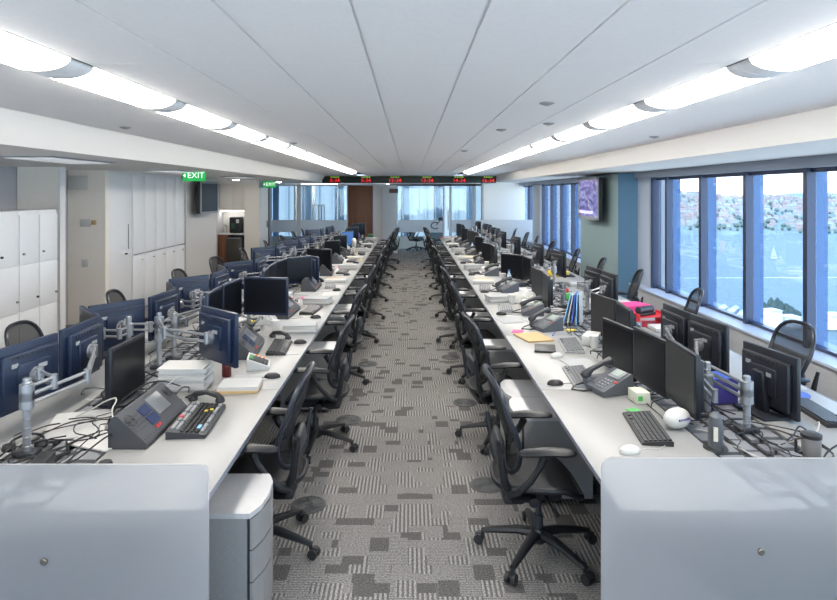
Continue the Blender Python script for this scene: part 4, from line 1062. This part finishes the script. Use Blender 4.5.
# red trays + pink folder + black punch
t = thing('letter_tray', (2.36, 6.1, ZD), 8, 'bright red letter tray on the window side of the right desk', 'tray')
for z in (.005, .09):
    B((0, 0, z), (.30, .24, .006)).build('shelf', RED, t)
for x in (-.147, .147): B((x, 0, .06), (.006, .24, .12)).build('side', RED, t)
sheet_(2.40, 6.65, 20, .32, .24, PINK, 'pink folder beyond the red letter tray', name='pink_folder', cat='folder', h=.10)
bx = thing('hole_punch', (2.33, 6.1, ZD + .093), 30, 'black office punch resting on the red tray', 'hole punch'); B((0, 0, .012), (.22, .09, .02), bev=.004).build('foot', BLK, bx); MB().cyl((-.1, 0, .05), (.1, 0, .05), .035).build('barrel', DGREY, bx)
# leaning blue folders in a clear holder
for k in range(5):
    x = 1.575 + k * .032
    o = B((0, 0, .155), (.010, .22, .30), rot=RY(14 - k * 4)).build('upright_folder', [LBLUE, PAPER, BLUE, LBLUE, PAPER][k], loc=(x, 6.12, ZD), smooth=False); o.rotation_euler = (0, 0, R(-22))
    tag(o, ['pale blue folder standing at the left of the upright files', 'white folder standing second in the upright files', 'dark blue folder standing mid way in the upright files', 'pale blue folder standing fourth in the upright files', 'white folder standing at the right of the upright files'][k], 'folder', 'upright folders on the right desk')
# left desk near
place(TU, (-1.43, 3.40, ZD), 0, 'grey dealing console with angled screens, nearest on the left desk', 'console', 'dealing consoles')
place(DK, (-1.205, 3.48, ZD), 4, 'black dealing keyboard with coloured keys before the nearest console', 'keyboard', 'dealing keyboards')
place(HS, (-1.27, 3.84, ZD), 80, 'black telephone handset lying beyond the dealing keyboard', 'handset', 'telephone handsets')
place(ST[0], (-1.50, 4.12, ZD), 4, 'tall stack of white papers behind the nearest dealing console', 'papers', 'paper stacks')
t = thing('document_pad', (-1.13, 4.08, ZD), 4, 'thick white document on a tan card, left desk near the edge', 'papers', 'paper stacks')
B((0, 0, .008), (.27, .20, .016)).build('card', TAN, t); B((.005, .005, .028), (.26, .20, .024)).build('pages', PAPER, t)
place(CA, (-1.13, 4.60, ZD), 190, 'white calculator with green and orange keys, nearest on left desk', 'calculator', 'desk calculators')
place(MK, (-.97, 4.33, ZD), 190, 'black mouse beside the nearest white calculator, left desk', 'mouse', 'computer mice on the left desk')
sheet_(-1.12, 4.32, 5, .24, .16, PAPG, 'printed sheet between calculator and thick document, left desk')
t = thing('soda_can', (-1.30, 4.36, ZD), 0, 'small dark red can beside the tall paper stack', 'can'); MB().lathe([(.03, 0), (.033, .01), (.033, .11), (.027, .12)], 20).build('body', mat('can_dark', (.12, .02, .02), .3, metal=.4), t); MB().lathe([(.026, .12), (.02, .122)], 16).build('rim', STEEL, t)
place(TU, (-1.33, 5.06, ZD), 6, 'grey dealing console with angled screens, second on the left desk', 'console', 'dealing consoles')
place(KB, (-1.09, 5.14, ZD), 184, 'black keyboard before the second dealing console, left desk', 'keyboard', 'keyboards on the left desk')
place(HS, (-1.16, 5.50, ZD), 60, 'black telephone handset before the wide monitor with blue-lit rim', 'handset', 'telephone handsets')
place(MK, (-.95, 5.32, ZD), 185, 'black mouse beside the paper stacks near the second console', 'mouse', 'computer mice on the left desk')
place(ST[2], (-1.03, 5.78, ZD), 4, 'mid height paper stack beyond the wide monitor with blue-lit rim', 'papers', 'paper stacks')
sheet_(-1.0, 4.98, 10, .2, .1, PAPER, 'loose white sheet by the desk edge before the second console')
sheet_(-1.86, 3.45, 18, .30, .42, PAPER, 'large white paper spread beneath the nearest blue-lit monitors', h=.006)
sheet_(-1.62, 3.22, -20, .28, .2, PAPER, 'white papers next to the left console near the frosted screen', h=.008)
sheet_(-1.70, 4.55, 12, .30, .25, PAPER, 'white paper behind the tall paper stack on left desk', h=.01)
place(HD, (-1.97, 3.16, ZD), 20, 'black headset coiled beside the nearest grey arm post', 'headset', 'headsets')
place(HD, (-1.50, 2.86, ZD), 200, 'black headset lying by the left frosted screen', 'headset', 'headsets')
place(HD, (-1.88, 3.92, ZD), 60, 'black headset beneath the second monitor with blue-lit back', 'headset', 'headsets')
t = thing('power_block', (-1.72, 2.85, ZD), 10, 'black power block with cords by the left frosted screen', 'power block'); B((0, 0, .03), (.07, .22, .06), bev=.006).build('body', BLK, t); MB().tube([(0, .11, .02), (.06, .2, .01), (.0, .34, .01)], .006, 6).build('cord', CAB, t)
t = thing('cordless_charger', (-2.0, 2.86, ZD), 0, 'small white and black charger by the nearest arm post, left desk', 'charger'); B((0, 0, .03), (.10, .08, .06), bev=.006).build('body', BLK, t); B((-.02, -.05, .035), (.05, .02, .07), bev=.004).build('cover', WHT, t)

# cable tangles on the trays (uncountable)
def tangle(cx, label, seed, y0=2.7, y1=18):
    r_ = random.Random(seed); m = MB(); y = y0
    while y < y1:
        n = 5 if y < 9 else 3
        for k in range(n):
            x0 = cx + r_.uniform(-.22, .22); yy = y + r_.uniform(-.3, .3); yy = max(yy, 2.9); p = []; x = x0
            hz = r_.choice([.004, .01, .03, .07, .11]); hd_ = r_.uniform(0, 6.28)
            for q in range(8):
                p.append((x, yy, ZD + .008 + hz * math.sin(math.pi * q / 7) ** 1.5)); hd_ += r_.uniform(-.9, .9); x += .075 * math.cos(hd_); x = max(cx - .33, min(cx + .33, x)); yy = max(2.62, yy + .075 * math.sin(hd_) + .01)
            # smooth
            pts = []
            for a in range(len(p) - 1):
                for s_ in (0, .33, .66):
                    A, Bq = Vector(p[a]), Vector(p[a + 1]); C0 = Vector(p[max(a - 1, 0)]); D = Vector(p[min(a + 2, len(p) - 1)])
                    pts.append(.5 * ((2 * A) + (Bq - C0) * s_ + (2 * C0 - 5 * A + 4 * Bq - D) * s_ ** 2 + (-C0 + 3 * A - 3 * Bq + D) * s_ ** 3))
            for pt_ in pts: pt_.z = max(pt_.z, ZD + .006)
            m.tube(pts, r_.choice([.0035, .0045, .0028]), 5, mi=r_.choice([0, 0, 0, 0, 1]))
        y += .33
    o = m.build('cable_tangle', [CAB, CABW]); tag(o, label, 'cables', kind='stuff')
tangle(-1.76, 'tangle of black computer cables along the middle of the left desk', 5); tangle(1.78, 'tangle of black computer cables along the middle of the right desk', 9)

# generic clutter for the farther places
OCC = []
HALF = {'keyboard': (.09, .235), 'desk_phone': (.15, .15), 'dealing_console': (.11, .29), 'dealing_keyboard': (.12, .24), 'paper_stack': (.17, .14), 'document_pad': (.15, .12), 'desk_calculator': (.10, .11),
        'telephone_handset': (.10, .12), 'mouse': (.06, .04), 'monitor': (.1, .14), 'monitor_support': (.06, .05), 'rugby_ball': (.1, .07), 'tissue_box': (.06, .07), 'letter_tray': (.17, .15), 'headset': (.12, .12)}
for o in list(COL.objects):
    if o.parent is None and 'category' in o.keys():
        k = o.name.split('.')[0]
        if k == 'monitor' and not any(c.name.startswith('stand_base') for c in o.children): continue
        if k in HALF: OCC.append((o.location.x, o.location.y) + HALF[k])
        elif o['category'] in ('paper', 'folder', 'can', 'box', 'note', 'speaker', 'mouse pad', 'power block', 'charger'):
            OCC.append((o.location.x, o.location.y, .13 if o['category'] == 'paper' else .08, .14 if o['category'] == 'paper' else .08))
def spot(r_, x, y, hx, hy, j=.10, tries=40, edge=True):
    for t_ in range(tries):
        q = .02 + j * t_ / tries * 2.2
        a, b = x + r_.uniform(-q, q), y + r_.uniform(-q, q)
        ax = abs(a)
        if edge and (ax - hx < .885 or ax + hx > 2.62 or b + hy > 17.98 or b - hy < 2.56): continue
        if all(abs(a - ox) > hx + oh or abs(b - oy) > hy + od for ox, oy, oh, od in OCC):
            OCC.append((a, b, hx, hy)); return a, b
    return None
def clutter():
    r_ = random.Random(21)
    def lab(desc, side, n): return '%s at the %s place, %s' % (desc, ORD[n], side)
    def put(proto, x, y, rz, hx, hy, label, cat, group, skip=(), j=.10):
        p = spot(r_, x, y, hx, hy, j)
        if p: place(proto, (p[0], p[1], ZD), rz, label, cat, group, skip=skip)
    def flat(x, y, a, w_, d, m, label, group, h=.003, name='paper_sheet', cat='paper'):
        a = R(a); hx = (abs(w_ * math.cos(a)) + abs(d * math.sin(a))) / 2 * .92; hy = (abs(w_ * math.sin(a)) + abs(d * math.cos(a))) / 2 * .92
        p = spot(r_, x, y, hx, hy, .16)
        if p: sheet_(p[0], p[1], math.degrees(a), w_, d, m, label, h=h, name=name, cat=cat, group=group)
    plans = ((LA, -1, [6.65, 8.42, 9.95, 11.6, 13.1, 14.8, 16.35, 17.35]), (RA, 1, [6.8, 8.3, 9.95, 11.6, 13.15, 14.8, 16.4, 17.35]))
    for side, sgn, ys in plans:
        for i, y in enumerate(ys):
            n = 2 + i; dk = 'left' if sgn < 0 else 'right'
            skip = ('cord', 'wheel') if y > 11 else ()
            hd = 0 if sgn > 0 else 180
            if sgn < 0 and i < 4: put(TU, -1.34, y - .05, r_.uniform(-4, 6), .11, .29, lab('grey dealing console', side, n), 'console', 'dealing consoles')
            else: put(PH, sgn * 1.30, y - .22, hd + r_.uniform(-20, 20), .15, .15, lab('grey desk phone', side, n), 'phone', 'desk phones on the %s desk' % dk)
            kb = KB if r_.random() < .7 else KG
            put(kb, sgn * 1.10, y + .12, hd + r_.uniform(-8, 8), .09, .235, lab('black keyboard' if kb is KB else 'pale grey keyboard', side, n), 'keyboard', 'keyboards on the %s desk' % dk)
            put(MK, sgn * .98, y - .25, hd + r_.uniform(-30, 30), .06, .04, lab('black mouse', side, n), 'mouse', 'computer mice on the %s desk' % dk, skip)
            put(ST[1] if i % 2 else ST[2], sgn * 1.08, y + .58, r_.uniform(-10, 10), .17, .13, lab('stack of white papers', side, n), 'papers', 'paper stacks')
            if i % 2 == 0: put(CA, sgn * 1.36, y + .55, hd + 10, .10, .11, lab('white calculator with coloured keys', side, n), 'calculator', 'desk calculators')
            if i % 2 == 1: put(HS, sgn * 1.36, y + .60, r_.uniform(0, 90), .09, .11, lab('black telephone handset', side, n), 'handset', 'telephone handsets')
            if i % 3 == 0: put(MUG, sgn * 1.34, y + .36, r_.uniform(0, 360), .06, .05, lab('white mug', side, n), 'mug', 'mugs')
            if i % 3 == 1: put(BT, sgn * 1.38, y + .34, 0, .04, .04, lab('clear water bottle with blue cap', side, n), 'bottle', 'water bottles')
            a = r_.uniform(-12, 12)
            p = spot(r_, sgn * 1.53, y + .30, .08, .11)
            if p:
                o = B((0, 0, .03), (.14, .20, .06), bev=.006).build('docking_box', DGREY, loc=(p[0], p[1], ZD)); o.rotation_euler = (0, 0, R(a)); tag(o, lab('small charcoal docking box', side, n), 'box', 'docking boxes')
            flat(sgn * 1.02, y - .50, r_.uniform(-25, 25), .21, .297, PAPER if i % 2 else PAPG, lab('single white paper sheet', side, n), 'loose sheets')
            flat(sgn * 1.34, y - .52, r_.uniform(-40, 40), .30, .21, PAPG, lab('printed sheet behind the mouse', side, n), 'printed sheets')
            flat(sgn * 1.50, y + .02, r_.uniform(-20, 20), .21, .297, PAPER, lab('white sheet behind the keyboard', side, n), 'sheets behind keyboards')
            flat(sgn * 1.12, y + .84, r_.uniform(-30, 30), .22, .30, [LBLUE, TAN, PAPER, YEL][i % 4], lab(['pale blue folder', 'tan folder', 'white folder', 'yellow folder'][i % 4], side, n), 'flat folders', h=.006, name='flat_folder', cat='folder')
    def extra(kind, x, y, L_):
        rz = r_.uniform(-40, 40)
        w_, d, h, m, cat, ds = {'newspaper': (.30, .40, .012, PAPG, 'newspaper', 'folded grey newspaper'), 'manila_folder': (.24, .32, .012, TAN, 'folder', 'tan manila folder'), 'notebook': (.17, .23, .018, BLK, 'notebook', 'black notebook'),
            'sticky_pad': (.075, .075, .012, YEL, 'note pad', 'yellow sticky pad'), 'tissue_box': (.12, .23, .08, WHT, 'box', 'white tissue box'), 'paper_cup': (.08, .08, .11, WHT, 'cup', 'white paper cup with lid'),
            'pen': (.03, .14, .01, BLUE, 'pen', 'blue pen'), 'pink_note': (.10, .12, .004, PINK, 'note', 'bright pink note'), 'report': (.21, .297, .02, PAPER, 'report', 'thick white report')}[kind]
        a = R(rz); hx = (abs(w_ * math.cos(a)) + abs(d * math.sin(a))) / 2 * .92; hy = (abs(w_ * math.sin(a)) + abs(d * math.cos(a))) / 2 * .92
        p = spot(r_, x, y, hx, hy, .2)
        if not p: return
        if kind == 'paper_cup': mb_ = MB().lathe([(.028, 0), (.040, .10), (.042, .10), (.042, .108), (.03, .112)], 18)
        elif kind == 'pen': mb_ = MB().tube([(0, -.07, .005), (0, .06, .005), (0, .072, .005)], [.0045, .0045, .001], 8)
        else: mb_ = B((0, 0, h / 2), (w_, d, h), bev=.003 if h > .015 else 0)
        o = mb_.build(kind, m, loc=(p[0], p[1], ZD)); o.rotation_euler = (0, 0, a); tag(o, ds + ' ' + L_, cat, kind.replace('_', ' ') + 's on the desks')
    KK = ['newspaper', 'manila_folder', 'notebook', 'sticky_pad', 'tissue_box', 'paper_cup', 'pen', 'pink_note', 'report']
    for side, sgn, ys in ((LA, -1, [5.9, 7.3, 9.0, 10.7, 12.2, 13.8, 15.5, 16.9]), (RA, 1, [5.5, 7.4, 9.0, 10.7, 12.2, 13.9, 15.5, 16.9])):
        for i, y in enumerate(ys):
            ks = r_.sample(KK, 9); pos = [(1.24, -.10), (1.42, .12), (1.10, -.02), (1.50, -.2), (1.48, .3), (1.0, .05), (1.22, -.32), (1.40, -.40), (1.30, .30)]
            for k, (px_, dy) in zip(ks, pos): extra(k, sgn * px_, y + dy, 'between the %s and %s places, %s' % (ORD[i + 1], ORD[i + 2], side))
    for side, sgn, ys in ((RWn, 1, [5.3, 6.6, 8.1, 9.7, 11.2, 12.9, 14.5, 15.8, 17.3]), (LO, -1, [3.6, 4.9, 6.5, 8.1, 9.7, 11.2, 12.9, 14.5, 16.0, 17.4])):
        for i, y in enumerate(ys):
            put(KB, sgn * 2.46, y, 180 if sgn > 0 else 0, .09, .235, lab('black keyboard', side, i), 'keyboard', 'keyboards on the %s desk outer side' % ('left' if sgn < 0 else 'right'))
            if i % 2 or sgn > 0: put(ST[1], sgn * 2.40, y + .55, r_.uniform(-15, 15), .17, .13, lab('outer paper stack', side, i), 'papers', 'paper stacks')
clutter()
# distinctive small coloured things
def blob(name, x, y, d, m, label, cat, rz=0): 
    o = B((0, 0, d[2] / 2), d, bev=min(d) * .2).build(name, m, loc=(x, y, ZD)); o.rotation_euler = (0, 0, R(rz)); tag(o, label, cat); return o
t = thing('desk_fan', (-1.24, 13.62, ZD), 200, 'round white desk fan far along the left desk', 'fan')
MB().lathe([(.06, 0), (.055, .012)], 20).build('foot', WHT, t); MB().cyl((0, 0, .01), (0, 0, .14), .01).build('stem', WHT, t)
m = MB(); Mx = Matrix.Translation((0, 0, .2)) @ Matrix.Rotation(R(90), 4, 'Y')
m.lathe([(.09, -.03), (.10, -.01), (.10, .01), (.085, .035), (.03, .045)], 24, Mx); m.build('cage', WHT, t)
blob('yellow_folder', 2.33, 9.75 - .1, (.28, .22, .08), YEL, 'yellow folder on the window side of the right desk', 'folder', 12)
blob('orange_box', 1.62, 13.35, (.10, .06, .26), ORG, 'tall orange packet half way along the right desk', 'packet')
blob('red_cup', 1.96, 7.75, (.07, .07, .10), RED, 'red cup in the middle of the right desk', 'cup'); blob('green_cup', 1.92, 7.5, (.07, .07, .08), GRN, 'green cup beside the red cup on the right desk', 'cup')
# crumpled white bag on the right desk
def bag(x, y, rz, w_, d, h, label, m_):
    r_ = random.Random(int(x * 100)); f = [[r_.uniform(.55, 1) for i in range(8)] for j in range(6)]
    def fn(u, v):
        i, j = min(int(u * 7), 6), min(int(v * 5), 4); e = math.sin(math.pi * u) ** .5 * math.sin(math.pi * v) ** .5
        return ((u - .5) * w_, (v - .5) * d, .006 + h * e * f[j][i]), (0, 0, 1)
    o = MB().sheet(fn, 14, 10, .006).build('crumpled_bag', m_, loc=(x, y, ZD), ang=20); o.rotation_euler = (0, 0, R(rz)); tag(o, label, 'bag'); return o
bag(1.40, 7.62 - .2, 20, .42, .34, .13, 'crumpled white paper bag by the third place on the right desk', PAPER)
bag(-1.42, 5.95 + .15, 10, .22, .18, .12, 'crumpled pale bag beside the left desk monitors, third place', PAPER)
blob('red_book', .98, 18.0 - .15, (.2, .14, .02), RED, 'small red book at the far end of the right desk', 'book', 10)
blob('green_box', -1.15, 17.85 + .1, (.16, .12, .1), mat('dark_green', (.03, .14, .08), .5), 'dark green box at the far end of the left desk', 'box')
blob('purple_bottle_cap', -1.42, 16.9, (.07, .07, .2), mat('purple_plastic', (.12, .08, .4), .4), 'purple bottle far along the left desk', 'bottle')
